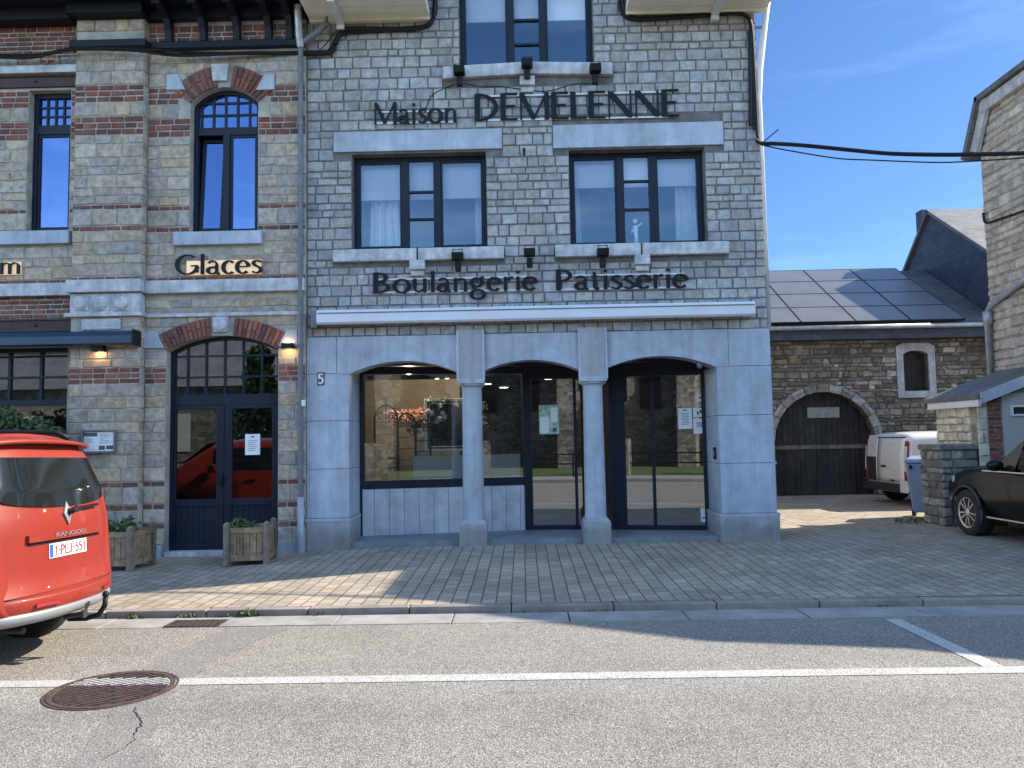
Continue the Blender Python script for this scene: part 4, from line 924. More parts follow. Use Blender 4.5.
# windows and door
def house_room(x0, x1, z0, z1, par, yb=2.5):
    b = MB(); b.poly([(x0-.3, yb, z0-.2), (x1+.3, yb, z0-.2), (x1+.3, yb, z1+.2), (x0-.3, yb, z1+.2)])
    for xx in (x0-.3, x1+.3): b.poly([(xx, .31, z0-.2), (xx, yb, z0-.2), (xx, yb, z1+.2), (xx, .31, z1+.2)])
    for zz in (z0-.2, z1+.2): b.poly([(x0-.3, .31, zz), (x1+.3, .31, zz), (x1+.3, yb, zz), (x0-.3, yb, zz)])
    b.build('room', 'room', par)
def arch_frame(b, op, w, y0, y1):
    a, c = arc_pts(op[0]+.003, op[1]-.003, op[3], op[4]-.003, 20), arc_pts(op[0]+w, op[1]-w, op[3], op[4]-w*.92, 20)
    for k in range(20): b.hexa([(a[k][0], y0, a[k][1]), (a[k+1][0], y0, a[k+1][1]), (a[k+1][0], y1, a[k+1][1]), (a[k][0], y1, a[k][1]), (c[k][0], y0, c[k][1]), (c[k+1][0], y0, c[k+1][1]), (c[k+1][0], y1, c[k+1][1]), (c[k][0], y1, c[k][1])])
    for s, xx in ((0, op[0]+.003), (1, op[1]-w)): b.box(xx, xx+w-.003, y0, y1, op[2]+.003, op[3]-.002)
def arc_z(op, x):
    h = (op[1]-op[0])/2; r = (h*h+op[4]**2)/(2*op[4]); cx = (op[0]+op[1])/2; return op[3]+op[4]-r+math.sqrt(max(0, r*r-(x-cx)**2))
def arch_pane(op, z0, y, par, mm, nx=20):
    b = MB(); xs = [op[0]+.04+(op[1]-op[0]-.08)*k/nx for k in range(nx+1)]
    for p, q in zip(xs, xs[1:]): b.poly([(p, y, z0), (q, y, z0), (q, y, arc_z(op, q)-.03), (p, y, arc_z(op, p)-.03)])
    b.build('fanlight_pane', mm, par)
def arch_light(op, ztr, ztr2, vx, hz, par, y):
    b = MB()
    b.box(op[0]+.05, op[1]-.05, y-.02, y+.05, ztr2, ztr)
    for xx in vx: b.box(xx-.016, xx+.016, y-.012, y+.02, ztr+.002, arc_z(op, xx)-.04)
    xs = [op[0]+.05]+list(vx)+[op[1]-.05]
    for zz in hz:
        for p, q in zip(xs, xs[1:]):
            p2, q2 = p+.018, q-.018
            if min(arc_z(op, p2), arc_z(op, q2))-.05 < zz+.01:
                continue
            b.box(p2, q2, y-.010, y+.018, zz-.015, zz+.015)
    b.build('glazing_bar', 'navy', par)
    arch_pane(op, ztr, y+.01, par, 'shopglass' if op is dA else 'skyglass')
yw = 0.10
b = MB(); arch_frame(b, w1, .065, yw-.03, yw+.06); b.box(w1[0]+.065, w1[1]-.065, yw-.03, yw+.06, w1[2]+.003, w1[2]+.06)
win = b.build('window', 'navy', house)
zt1, zt2 = Z(128, 224, yw), Z(135.5, 224, yw)
arch_light(w1, zt1, zt2, [F(px, 115, yw)[0] for px in (202, 214, 226, 238, 250)], [Z(103.5, 224, yw), Z(115.5, 224, yw)], win, yw)
xm0, xm1 = F(223.5, 180, yw)[0], F(230, 180, yw)[0]
b = MB(); b.box(xm0, xm1, yw-.025, yw+.06, w1[2]+.06, zt2-.002); frame(b, xm1+.003, w1[1]-.067, w1[2]+.063, zt2-.004, .035, yw, yw+.05); b.build('sash', 'navy', win)
pane(xm1+.03, w1[1]-.10, w1[2]+.09, zt2-.04, yw+.02).build('pane', 'skyglass', win)
# left casement stands tilted inwards
b = MB(); frame(b, 0, xm0-w1[0]-.08, 0, zt2-w1[2]-.08, .05, -.02, .025); o = b.build('tilted_sash', 'navy', win); g = MB(); g.poly([(.045, 0, .045), (xm0-w1[0]-.125, 0, .045), (xm0-w1[0]-.125, 0, zt2-w1[2]-.125), (.045, 0, zt2-w1[2]-.125)])
gp = g.build('tilted_pane', 'skyglass', win)
for q in (o, gp): q.location = Vector(q.location)+Vector((w1[0]+.07, yw+.03, w1[2]+.07)); q.rotation_euler = (R(-4), R(0.6), 0)
house_room(w1[0], w1[1], w1[2], w1[3]+w1[4], win)
b = MB(); frame(b, w0[0]+.003, w0[1]-.003, w0[2]+.003, w0[3]-.003, .07, yw-.03, yw+.05); win = b.build('window', 'navy', house)
zt1, zt2 = Z(126, 50, yw), Z(135, 50, yw)
b = MB(); b.box(w0[0]+.07, w0[1]-.07, yw-.03, yw+.05, zt2, zt1)
cx = [w0[0]+.07+(w0[1]-w0[0]-.14)*k/4 for k in range(1, 4)]
for xx in cx: b.box(xx-.014, xx+.014, yw-.01, yw+.02, zt1+.002, w0[3]-.075)
for k in (1, 2):
    zz = zt1+(w0[3]-.07-zt1)*k/3
    xs = [w0[0]+.07]+cx+[w0[1]-.07]
    for p, q in zip(xs, xs[1:]): b.box(p+.016, q-.016, yw-.008, yw+.018, zz-.013, zz+.013)
frame(b, w0[0]+.073, w0[1]-.073, w0[2]+.073, zt2-.004, .035, yw-.01, yw+.04); b.build('glazing_bar', 'navy', win)
pane(w0[0]+.06, w0[1]-.06, w0[2]+.06, w0[3]-.06, yw+.012).build('pane', 'skyglass', win)
b = MB(); b.grid(lambda u, v: (w0[0]+(w0[1]-w0[0])*(u), .36+.02*math.sin(u*22), w0[2]+.05+(zt2-w0[2]-.05)*v), 30, 2); tag(b.build('curtain', 'curtain', None, smooth=True, loc=(0, 0, 0)), 'white curtain behind the narrow upper window at the far left', 'curtain')
house_room(w0[0], w0[1], w0[2], w0[3], win)
# big shop window of the left house
b = MB(); frame(b, gw[0]+.003, gw[1]-.003, gw[2]+.003, gw[3]-.003, .06, yw-.03, yw+.05); win = b.build('window', 'navy', house)
b = MB(); ztr = (Z(406, 40, yw), Z(400, 40, yw)); b.box(gw[0]+.06, gw[1]-.06, yw-.035, yw+.05, *ztr)
vx = [F(px, 380, yw)[0] for px in (41.5, 10)]; d = vx[0]-vx[1]; vx += [vx[1]-d*k for k in (1, 2, 3, 4)]
vx = sorted(v for v in vx if v > gw[0]+.2)
for xx in vx: b.box(xx-.022, xx+.022, yw-.02, yw+.03, ztr[1]+.002, gw[3]-.065)
xs = [gw[0]+.06]+vx+[gw[1]-.06]
for py in (356.5, 377.5):
    zz = Z(py, 40, yw)
    for p, q in zip(xs, xs[1:]): b.box(p+.023, q-.023, yw-.015, yw+.025, zz-.018, zz+.018)
b.build('glazing_bar', 'navy', win)
pane(gw[0]+.05, gw[1]-.05, gw[2]+.05, gw[3]-.05, yw+.01).build('pane', 'shopglass', win)
house_room(gw[0], gw[1], gw[2], gw[3], win)
# door
yd = 0.12
b = MB(); arch_frame(b, dA, .055, yd-.04, yd+.06); dr = b.build('arched_door', 'navy', house)
zt1, zt2 = Z(394.5, 222, yd), Z(409, 222, yd)
arch_light(dA, zt1, zt2+.06, [F(px, 370, yd)[0] for px in (188, 206.5, 225, 243.5, 262)], [Z(356, 222, yd), Z(377, 222, yd)], dr, yd)
xl = [F(px, 460, yd)[0] for px in (176.5, 217, 232.5, 272.5)]; zg = (Z(499, 222, yd), zt2)
xmid = (xl[1]+xl[2])/2
for (p, q, ga, gb) in ((dA[0]+.058, xmid-.004, xl[0], xl[1]), (xmid+.004, dA[1]-.058, xl[2], xl[3])):
    b = MB(); b.box(p, ga, yd-.03, yd+.04, .012, zt2+.055); b.box(gb, q, yd-.03, yd+.04, .012, zt2+.055); b.box(ga, gb, yd-.03, yd+.04, zg[1], zt2+.055); b.box(ga, gb, yd-.03, yd+.04, .012, .10); b.box(ga, gb, yd-.03, yd+.04, zg[0]-.10, zg[0])
    n = 7
    for k in range(n): b.box(ga+(gb-ga)*k/n+.003, ga+(gb-ga)*(k+1)/n-.003, yd-.012, yd+.03, .10, zg[0]-.10)
    b.box(ga, gb, yd-.004, yd+.02, .10, zg[0]-.10)
    lf = b.build('door_leaf', 'navy', dr, bevel=.004)
    pane(ga-.005, gb+.005, zg[0]-.005, zg[1]+.005, yd).build('pane', 'doorglass', lf)
hd = MB(); xx = xmid+.0; hd.box(xx-.12, xx-.02, yd-.075, yd-.06, 1.02, 1.04); hd.box(xx-.035, xx-.015, yd-.07, yd-.03, .95, 1.12); hd.build('handle', 'black', dr)
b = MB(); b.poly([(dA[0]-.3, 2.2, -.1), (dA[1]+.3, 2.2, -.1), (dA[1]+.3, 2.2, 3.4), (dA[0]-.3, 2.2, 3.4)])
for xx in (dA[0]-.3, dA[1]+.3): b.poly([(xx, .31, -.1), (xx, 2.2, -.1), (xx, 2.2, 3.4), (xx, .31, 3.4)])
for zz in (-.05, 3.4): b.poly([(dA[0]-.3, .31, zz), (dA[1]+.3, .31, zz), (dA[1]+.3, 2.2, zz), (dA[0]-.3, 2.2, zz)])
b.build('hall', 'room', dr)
# notice on the door glass
xa, za = F(245, 455, yd-.01); xb, zb = F(260, 434, yd-.01)
t = thing('paper_notice', 'white paper notice taped to the right glass of the navy arched door', 'notice', (xa, yd-.01, za)); MB().box(xa, xb, yd-.007, yd-.003, za, zb).build('sheet', 'paper', t)
b = MB(); b.box(xa+.09, xb-.09, yd-.0085, yd-.0073, zb-.05, zb-.03)
for k in range(6): b.box(xa+.04, xb-.04-.02*(k % 3), yd-.0085, yd-.0073, zb-.10-.03*k, zb-.093-.03*k)
b.build('print', 'ink', t)
# lamps
for (px, py, Y, lab, upd) in ((288, 346, YW, 'lit black up and down wall lamp right of the arched door', 1), (99, 349, YP, 'lit black wall lamp below the navy awning box', 0)):
    x, z = F(px, py, Y-.06); t = thing('wall_lamp', lab, 'wall lamp', (x, Y, z))
    b = MB(); w = .085; b.box(x-w, x+w, Y-.12, Y-.115, z-.04, z+.04); b.box(x-w, x-w+.006, Y-.115, Y-.03, z-.04, z+.04); b.box(x+w-.006, x+w, Y-.115, Y-.03, z-.04, z+.04); b.box(x-w, x+w, Y-.03, Y-.018, z-.04, z+.04)
    if not upd: b.box(x-w, x+w, Y-.125, Y-.018, z+.041, z+.05)
    b.build('housing', 'black', t)
    b = MB(); b.box(x-w+.02, x+w-.02, Y-.10, Y-.045, z-.012, z+.012); b.build('bulb', 'warm', t)
    L = bpy.data.lights.new('lamp_glow', 'POINT'); L.energy = 0.7; L.color = (1, .62, .25); L.shadow_soft_size = .02; lo = bpy.data.objects.new('lamp_glow', L); COL.objects.link(lo); lo.parent = t; lo.location = (0, -.075, -.045)
    if upd: l2 = lo.copy(); l2.data = L.copy(); l2.data.energy = .3; COL.objects.link(l2); l2.parent = t; l2.location = (0, -.075, .055)
# illuminated lettering
for word, pa, pb, cap, lab, hb in (('Glaces', 177, 264.5, .305, 'dark lettering with warm lit backing beside the upper arched window', (188, 262)), ('m', 2.5, 26.5, .27, 'end of dark lettering with warm lit backing at the far left edge', (-6, 23))):
    Y = YW; t = thing('lit_lettering', lab, 'lettering', (F(pa, 275, Y)[0], Y, F(220, 275, Y)[1]))
    zb = F((pa+pb)/2, 275, Y)[1]
    wall_sign(t, word, F(pa, 268, Y)[0], F(pb, 268, Y)[0], zb, cap, Y, off=.06)
    xa, xb = F(hb[0], 268, Y)[0], F(hb[1], 268, Y)[0]
    MB().box(xa, xb, Y-.052, Y-.035, zb-.005, zb+cap*.70).build('backing_plate', 'halo', t)
# navy awning
t = thing('awning_box', 'navy folded awning box above the large window of the left house', 'awning', (-7, -.3, 3.3))
xb = X(134.5, 338, -.40); b = MB(); zt, zb = F(60, 331.5, -.40)[1], F(60, 346, -.40)[1]
b.prism([(YW-.12, zt), (-.36, zt), (-.43, zt-.08), (-.43, zb+.02), (-.38, zb), (YW-.12, zb+.03)], 'x', -10.6, xb-.03); b.build('cassette', 'navyawn', t, bevel=.008)
MB().box(xb-.028, xb, -.44, YW-.13, zb-.01, zt+.01).build('end_cap', 'black', t, bevel=.008)
# menu board
xa, za = F(81.5, 453.5, YP-.05); xb, zb = F(116, 429.5, YP-.05)
t = thing('menu_board', 'grey framed menu case with printed sheets on the stone pilaster', 'menu board', ((xa+xb)/2, YP, za))
b = MB(); frame(b, xa, xb, za, zb, .025, YP-.075, YP-.019); b.box(xa+.025, xb-.025, YP-.04, YP-.02, za+.025, zb-.025); b.build('case', 'greypipe', t, bevel=.003)
MB().box(xa+.03, xb-.03, YP-.046, YP-.041, za+.03, zb-.03).build('sheet', 'paper', t)
b = MB(); w, h = xb-xa, zb-za; rr = random.Random(3)
b.box(xa+.06*w, xa+.45*w, YP-.0485, YP-.0465, zb-.28*h, zb-.12*h); b.box(xa+.5*w, xa+.68*w, YP-.0485, YP-.0465, za+.14*h, za+.32*h); b.box(xa+.72*w, xa+.92*w, YP-.0485, YP-.0465, za+.16*h, za+.32*h)
for k in range(11): b.box(xa+.08*w, xa+(.2+.2*rr.random())*w, YP-.0485, YP-.0465, zb-(.36+.048*k)*h, zb-(.347+.048*k)*h)
for k in range(8): b.box(xa+.52*w, xa+(.62+.28*rr.random())*w, YP-.0485, YP-.0465, zb-(.20+.055*k)*h, zb-(.187+.055*k)*h)
b.build('print', 'ink', t)
# downpipe and cables between the houses
xp = F(301, 300, -.12)[0]; t = thing('downpipe', 'grey downpipe with white lower sleeve between the two facades', 'downpipe', (xp, -.1, 0))
z47 = F(300, 47, -.14)[1]; z497 = F(302, 497, -.14)[1]
b = MB(); b.tube([(xp, -.14, z497), (xp, -.14, z47)], .038, 10)
for z in (1.3, 3.0, 4.7, 6.4): b.lathe([(.046, z), (.046, z+.04)], (xp, -.14, 0), 10)
b.build('pipe', 'greypipe', t, smooth=False)
xx = F(304.5, 520, -.14)[0]; MB().tube([(xp, -.14, -.08), (xp, -.14, z497)], .05, 12).build('sleeve', 'bluestone', t)
x5, z5 = F(297.5, 5, -.3); MB().tube([(xp, -.14, z47), (xp-.01, -.18, z47+.12), (x5, -.3, z5)], .055, 10).build('upper_pipe', 'zinc', t)
a = F(303, 42, -.14); c = F(318, 33, -.14); d = F(327, 24, -.14); e = F(328.5, 12, -.14)
MB().tube([(a[0], -.14, a[1]), (c[0], -.16, c[1]), (d[0], -.16, d[1]), (e[0], -.2, e[1])], .05, 10).build('branch_pipe', 'greypipe', t)
xw, zw = F(303.5, 403, -.19); MB().box(xw-.03, xw+.03, -.196, -.185, zw-.045, zw+.045).build('sticker', 'white', t)
def cable(label, paths, name='cable_bundle'):
    b = MB()
    for pts, r in paths:
        P = []
        for k in range(len(pts)-1):
            p0, p1 = Vector(pts[k]), Vector(pts[k+1])
            for j in range(4): P.append(p0.lerp(p1, j/4))
        P.append(Vector(pts[-1]))
        for _ in range(2): P = [P[0]]+[(P[k-1]+P[k]*2+P[k+1])/4 for k in range(1, len(P)-1)]+[P[-1]]
        b.tube(P, r, 6)
    return tag(b.build(name, 'black', None, loc=(0, 0, 0)), label, 'cable')
def W(px, py, Y=-.06): x, z = F(px, py, Y); return (x, Y, z)
cable('black cable bundle under the left eave of the stone shop', [([W(300, 53, -.08), W(328, 53.5), W(334, 50), W(337, 38), W(341, 30), W(352, 28.5), W(395, 29.5), W(428, 27), W(434, 18), W(435, 2), W(435, -8)], .035), ([W(300, 54.5, -.07), W(326, 55), W(332, 46), W(340, 33), W(380, 30.5), W(426, 30), W(437, 14), W(436, -8)], .022), ([W(318, 52), W(326, 44), W(334, 34), W(338, 29)], .008), ([W(331, 53), W(332, 57)], .015)])
cable('black cable bundle under the right eave running down the corner', [([W(619, -6), W(620, 10), W(626, 18), W(640, 20), W(690, 17), W(735, 13), W(747, 15), W(752, 24), W(754, 60), W(756, 100), W(757.5, 138), W(762, 144)], .028), ([W(623, -6), W(624, 12), W(634, 17.5), W(700, 14), W(740, 11), W(750, 18), W(752.5, 60), W(754, 130)], .018), ([W(750, 30), W(750.5, 125)], .03)])
cable('black cable sagging across the front of the left house under its cornice', [([(-9, -.35, F(-60, 53, -.35)[1]), W(0, 57, -.25), W(30, 58, -.25), W(60, 51, -.34), W(80, 48, -.34), W(140, 50, -.34), W(175, 56, -.2), W(240, 53, -.2), W(300, 53, -.08)], .028), ([(-9, -.35, F(-60, 51, -.35)[1]), W(0, 55, -.25), W(40, 55, -.25), W(70, 48, -.36), W(140, 48.5, -.36), W(200, 53.5, -.2), W(300, 52, -.08)], .018)])
cable('thin black wires from the top sill floodlights to the lettering', [([W(455, 84, -.02), W(436, 92, -.02), W(430, 97, -.02), W(427, 106, -.02), W(423, 112, -.02)], .007), ([W(464, 83, -.02), W(480, 87, -.02), W(500, 86, -.02), W(525, 90, -.02), W(548, 92, -.02), W(575, 83, -.02), W(592, 84, -.02)], .006)], 'sign_wire')
# planters
def planter(x, y, rz, label, plants):
    t = thing('wooden_planter', label, 'planter', (x, y, -.04), rz, group='weathered wooden planters on the pavement')
    w, h = .26, .50
    for sx in (-1, 1):
        for sy in (-1, 1):
            b = MB(); b.box(sx*w-.04, sx*w+.04, sy*w-.04, sy*w+.04, 0, h+.05); b.hexa([(sx*w-.04, sy*w-.04, h+.05), (sx*w+.04, sy*w-.04, h+.05), (sx*w+.04, sy*w+.04, h+.05), (sx*w-.04, sy*w+.04, h+.05), (sx*w-.015, sy*w-.015, h+.08), (sx*w+.015, sy*w-.015, h+.08), (sx*w+.015, sy*w+.015, h+.08), (sx*w-.015, sy*w+.015, h+.08)]); LB(b, 'post', 'wood', t, bevel=.004)
    for k in range(4):
        b = MB(); Rm = Matrix.Rotation(k*math.pi/2, 4, 'Z')
        for (z0, z1) in ((.06, .14), (h-.07, h)): b.box(-w+.042, w-.042, -w-.028, -w+.012, z0, z1)
        for j in range(5): b.box(-w+.045+j*.087, -w+.045+j*.087+.080, -w-.012, -w+.004, .141, h-.071)
        b.v = [tuple(Rm @ Vector(v)) for v in b.v]; LB(b, 'slat_panel', 'plank', t, bevel=.003)
    b = MB(); b.box(-w+.02, w-.02, -w+.02, w-.02, .15, h-.06); LB(b, 'soil', 'soil', t)
    b = MB(); rr = random.Random(int(x*100))
    for (cx, cy, r, n) in plants: petals(b, (cx, cy, h-.01+r*.4), r, n, .035, rr)
    LB(b, 'plants', 'leaf', t)
planter(F(253, 540, -.75)[0], -.84, R(8), 'weathered wooden planter standing in front of the navy arched door', [(-.16, -.13, .10, 64), (-.08, -.04, .08, 30), (.0, .0, .07, 14)])
planter(F(124, 545, -1.1)[0], -1.12, R(-4), 'weathered wooden planter half hidden behind the red van', [(-.12, -.1, .13, 80), (.06, .03, .14, 70), (.0, .1, .10, 40), (.14, -.06, .10, 30)])
# evergreen in front of the big window
xg, zg = F(45, 425, -.5); t = thing('evergreen_shrub', 'dense dark green shrub against the large window behind the red van', 'shrub', (xg-.5, -.55, -.05))
b = MB(); rr = random.Random(2)
for k in range(80): petals(b, (xg-.75+rr.uniform(-.9, .98), -.5+rr.uniform(-.12, .12),   .6+rr.random()**.8*1.46+.06*math.sin(k)), .17, 110, .034, rr)
b.build('foliage', 'darkleaf', t)
b = MB()
for k in range(4): b.tube([(xg-1.5+k*.45, -.5, -.05), (xg-1.5+k*.45+.05, -.5, 1.0)], .02, 6)
b.build('stem', 'wood', t)
# ================================================================== GROUND
ZR = -0.10
def sm(t): t = max(0, min(1, t)); return t*t*(3-2*t)
def zpav(x, y):
    f = sm((-y)/3.7)
    near = -0.055+0.075*sm((x+4.2)/2.2)
    if y > 0.5: near = min(near, 0.0) if x < 3.6 else 0.0
    if x > 3.9: near *= max(0, 1-(x-3.9)/2)
    return near*(1-f)+(-0.035)*f
b = MB(); b.poly([(-1500, -1500, -.35), (1500, -1500, -.35), (1500, 1500, -.35), (-1500, 1500, -.35)]); structure(b, 'ground', 'earth')
b = MB(); b.poly([(-70, -15.3, ZR), (70, -15.3, ZR), (70, -4.352, ZR), (-70, -4.352, ZR)]); structure(b, 'road', 'asphalt')
b = MB(); xs = [-70, -40, -20]+[-12+.5*k for k in range(57)]+[20, 40, 70]; ys = [-3.795, -3.3, -2.7, -2.1, -1.5, -1, -.5, -.1, .3, .8, 1.6, 3, 6, 12, 30]
I = [[b.vert((x, y, zpav(x, y))) for y in ys] for x in xs]
for i in range(len(xs)-1):
    for j in range(len(ys)-1): b.face((I[i][j], I[i+1][j], I[i+1][j+1], I[i][j+1]))
structure(b, 'pavement', 'pavers', smooth=True)
b = MB(); x = -40.3
while x < 40: b.box(x+.006, x+1.10-.006, -4.35, -3.962, -.3, ZR+.006+.004*((int(x*10) % 3)-1)*.5); x += 1.10
structure(b, 'gutter', 'gutter', bevel=.004)
b = MB(); b.box(-40.3, 40, -4.349, -3.936, -.32, ZR-.012); structure(b, 'gutter_bed', 'pit')
b = MB(); x = -40.15; rr = random.Random(4)
while x < 40: d = rr.uniform(-.004, .004); b.box(x+.005, x+1.0-.005, -3.93+d, -3.80, -.3, -.034+d); x += 1.0
structure(b, 'kerb', 'kerb', bevel=.012)
# painted lines
l = MB(); yA, yB = -6.08, -5.925; xs = [-40+.5*k for k in range(161)]
l.poly([(-40, yA, ZR+.004), (40, yA, ZR+.004), (40, yB, ZR+.004), (-40, yB, ZR+.004)]); structure(l, 'parking_line', 'line')
l = MB(); l.poly([(3.235, -4.45, ZR+.004), (3.375, -4.45, ZR+.004), (3.41, -5.922, ZR+.004), (3.265, -5.922, ZR+.004)]); structure(l, 'bay_line', 'line')
l = MB(); l.poly([(-40, -14.2, ZR+.004), (40, -14.2, ZR+.004), (40, -14.07, ZR+.004), (-40, -14.07, ZR+.004)]); structure(l, 'far_line', 'line')
# smoother repair strip and crack
cr = [G(40, 800, ZR), G(180, 800, ZR), G(150, 740, ZR), G(165, 700, ZR), G(215, 660, ZR), G(290, 628, ZR), G(228, 628, ZR), G(150, 662, ZR), G(110, 715, ZR)]
rp = random.Random(6); pl_ = []
for (p, q) in zip(cr, cr[1:]+cr[:1]):
    for k in range(14): pl_.append((p[0]+(q[0]-p[0])*k/14+rp.uniform(-.025, .025), p[1]+(q[1]-p[1])*k/14+rp.uniform(-.02, .02)))
l = MB(); l.poly([(x, y, ZR+.0025) for x, y in pl_]); structure(l, 'road_patch', 'patch')
l = MB(); pts0 = [G(x, y, ZR) for x, y in ((135, 708), (136, 715), (141, 719), (142, 724), (138, 730), (134, 735), (133, 741), (128, 746), (112, 756), (98, 763))]; rc = random.Random(12); pts = []
for p, q in zip(pts0, pts0[1:]):
    for k in range(4): pts.append((p[0]+(q[0]-p[0])*k/4+rc.uniform(-.012, .012), p[1]+(q[1]-p[1])*k/4+rc.uniform(-.008, .008)))
for k, (p, q) in enumerate(zip(pts, pts[1:])):
    w = (.0045 if k < 20 else .002)*random.uniform(.7, 1.3)
    l.poly([(p[0]-w, p[1], ZR+.0045), (p[0]+w, p[1], ZR+.0045), (q[0]+w, q[1], ZR+.0045), (q[0]-w, q[1], ZR+.0045)])
structure(l, 'road_crack', 'pit')
# manhole cover
mx, my, mr = -2.90, -6.15, 0.46
t = thing('manhole_cover', 'round rusty slotted manhole cover crossed by the white parking line', 'manhole cover', (mx, my, ZR))
b = MB(); n = 48
def ring(mb, r0, r1, z0, z1):
    for k in range(n):
        a, c = 2*math.pi*k/n, 2*math.pi*(k+1)/n
        mb.hexa([(mx+r0*math.cos(a), my+r0*math.sin(a), z0), (mx+r1*math.cos(a), my+r1*math.sin(a), z0), (mx+r1*math.cos(c), my+r1*math.sin(c), z0), (mx+r0*math.cos(c), my+r0*math.sin(c), z0)]+[(mx+r0*math.cos(a), my+r0*math.sin(a), z1), (mx+r1*math.cos(a), my+r1*math.sin(a), z1), (mx+r1*math.cos(c), my+r1*math.sin(c), z1), (mx+r0*math.cos(c), my+r0*math.sin(c), z1)])
ring(b, .372, .405, ZR-.02, ZR+.008); ring(b, .412, .43, ZR-.02, ZR+.006); b.build('rim', 'iron', t)
b = MB(); b.lathe([(.364, ZR+.0030), (.364, ZR+.0034)], (mx, my, 0), 40); b.build('slot_bottom', 'pit', t)
b = MB(); k = 0; an = R(28); dx, dy = math.cos(an), math.sin(an)
for j in range(-8, 9):
    o = j*.044; h = math.sqrt(max(0, .36**2-o*o))
    if h < .05: continue
    segs = [(-h, h)] if j % 2 else [(-h, -.012), (.012, h)]
    for (p, q) in segs: b.bar((mx-dy*o+dx*p, my+dx*o+dy*p, ZR+.006), (mx-dy*o+dx*q, my+dx*o+dy*q, ZR+.0075), .021, .004)
b.build('bar', 'iron', t)
b = MB()                                                 # the line painted over the iron
for j in range(-8, 9):
    o = j*.044; h = math.sqrt(max(0, .36**2-o*o))
    if h < .05: continue
    cx, cy = mx-dy*o, my+dx*o
    s0, s1 = (yA-cy)/dy, (yB-cy)/dy; s0, s1 = max(-h, s0), min(h, s1)
    if s1-s0 > .02: b.bar((cx+dx*s0, cy+dy*s0, ZR+.0115), (cx+dx*s1, cy+dy*s1, ZR+.0115), .0205, .002)
b.build('painted_stripe', 'line', t)
# drain grate in the gutter
x0, x1, y0, y1 = -3.38, -2.86, -4.345, -4.09
t = thing('drain_grate', 'rusty slotted drain grate set in the concrete gutter', 'drain grate', (-3.1, -4.2, ZR))
b = MB(); frame2 = [(x0, x1, y0, y0+.025), (x0, x1, y1-.025, y1), (x0, x0+.025, y0+.026, y1-.026), (x1-.025, x1, y0+.026, y1-.026)]
for f in frame2: b.box(f[0], f[1], f[2], f[3], ZR-.02, ZR+.014)
for k in range(1, 9):
    xx = x0+.025+(x1-x0-.05)*k/9; b.bar((xx-.02, y0+.026, ZR+.0115), (xx+.02, y1-.026, ZR+.0115), .014, .004)
b.build('grille', 'iron', t); MB().box(x0+.02, x1-.02, y0+.02, y1-.02, ZR+.0085, ZR+.0095).build('pit', 'pit', t)
# weeds along the kerb
b = MB(); rr = random.Random(8)
for px, n, s in ((142, 10, .03), (150, 7, .025), (185, 6, .02), (198, 12, .03), (232, 8, .02), (247, 16, .045), (254, 18, .05), (262, 10, .03), (322, 6, .03), (520, 6, .015), (590, 8, .015), (600, 6, .015), (870, 6, .015), (1000, 5, .01)):
    x, y = G(px, 614-.0185*(px-200), ZR)
    for k in range(n):
        a = rr.uniform(0, 6.3); l = s*rr.uniform(.6, 1.6); p = Vector((x+rr.uniform(-.06, .06), -3.945-rr.uniform(0, .03), ZR)); q = p+Vector((math.cos(a)*l, math.sin(a)*l*.5, l*1.3)); w = Vector((-math.sin(a), math.cos(a), 0))*.008
        b.poly([p-w, p+w, q]); b.poly([p+(q-p)*.5-w*1.6, q, p+(q-p)*.5+w*1.6])
for k in range(220):                                   # grass at the pillar foot
    x, y = G(rr.uniform(895, 935), rr.uniform(519, 524), 0); p = Vector((x, y, 0)); b.poly([p-Vector((.007, 0, 0)), p+Vector((.007, 0, 0)), p+Vector((rr.uniform(-.04, .04), 0, rr.uniform(.015, .06)))])
w = b.build('weeds', 'leaf', None); w['kind'] = 'stuff'; tag(w, 'small weeds growing in the kerb joint and at the pillar foot', 'weeds')
# ================================================================== COURTYARD: BARN, SOLAR PANELS, SLATE RANGE
rnd = random.Random(21)
BY = 8.3; be = 4.32
barn = thing('stone_barn', 'rubble stone barn with dark arched wooden gate and long low roof', 'building', (8, 10, 0))
ga = (F(774.5, 440, BY)[0], F(875, 438, BY)[0], -.02, 1.50, F(825, 392, BY)[1]-1.50)
g2 = (F(897, 440, BY)[0], F(960, 440, BY)[0], -.02, 1.35, .25)
wx0, wx1 = F(903, 370, BY)[0], F(928, 370, BY)[0]; wz0, wz1 = F(915, 391, BY)[1], F(915, 354, BY)[1]
bw = (wx0, wx1, wz0, wz1, .09)
b = MB(); wall(b, 3.9, 12.0, -.1, be-.05, BY, BY+.4, [ga, g2, bw]); b.box(3.9, 4.2, BY+.41, 14.5, -.1, be-.05); b.box(4.2, 12, 14.2, 14.5, -.1, be-.05); b.build('wall', 'barn_mortar', barn)
bcol = [(.22, .185, .145), (.27, .23, .185), (.16, .14, .12), (.34, .30, .255), (.24, .19, .14), (.20, .185, .17), (.44, .40, .355), (.175, .155, .135), (.28, .215, .145)]
s = MB(); lay(s, 3.9, 12, courses(0, be-.1, (.07, .17), rnd), BY, [ga, g2, (wx0-.17, wx1+.17, wz0-.18, wz1+.32, 0)]+arch_block(ga, .22), (.10, .42), .035, .018, pick(bcol, .26), .022, .016, rnd=rnd); s.build('stone_facing', 'barn_stone', barn)
s = MB(); arch_ring(s, ga[0], ga[1], ga[3]-.1, ga[4]+.1, .20, 13, BY-.045, BY+.05, pick([(.34, .34, .33), (.28, .27, .25), (.42, .41, .39), (.22, .2, .17)], .1), gap=.015)
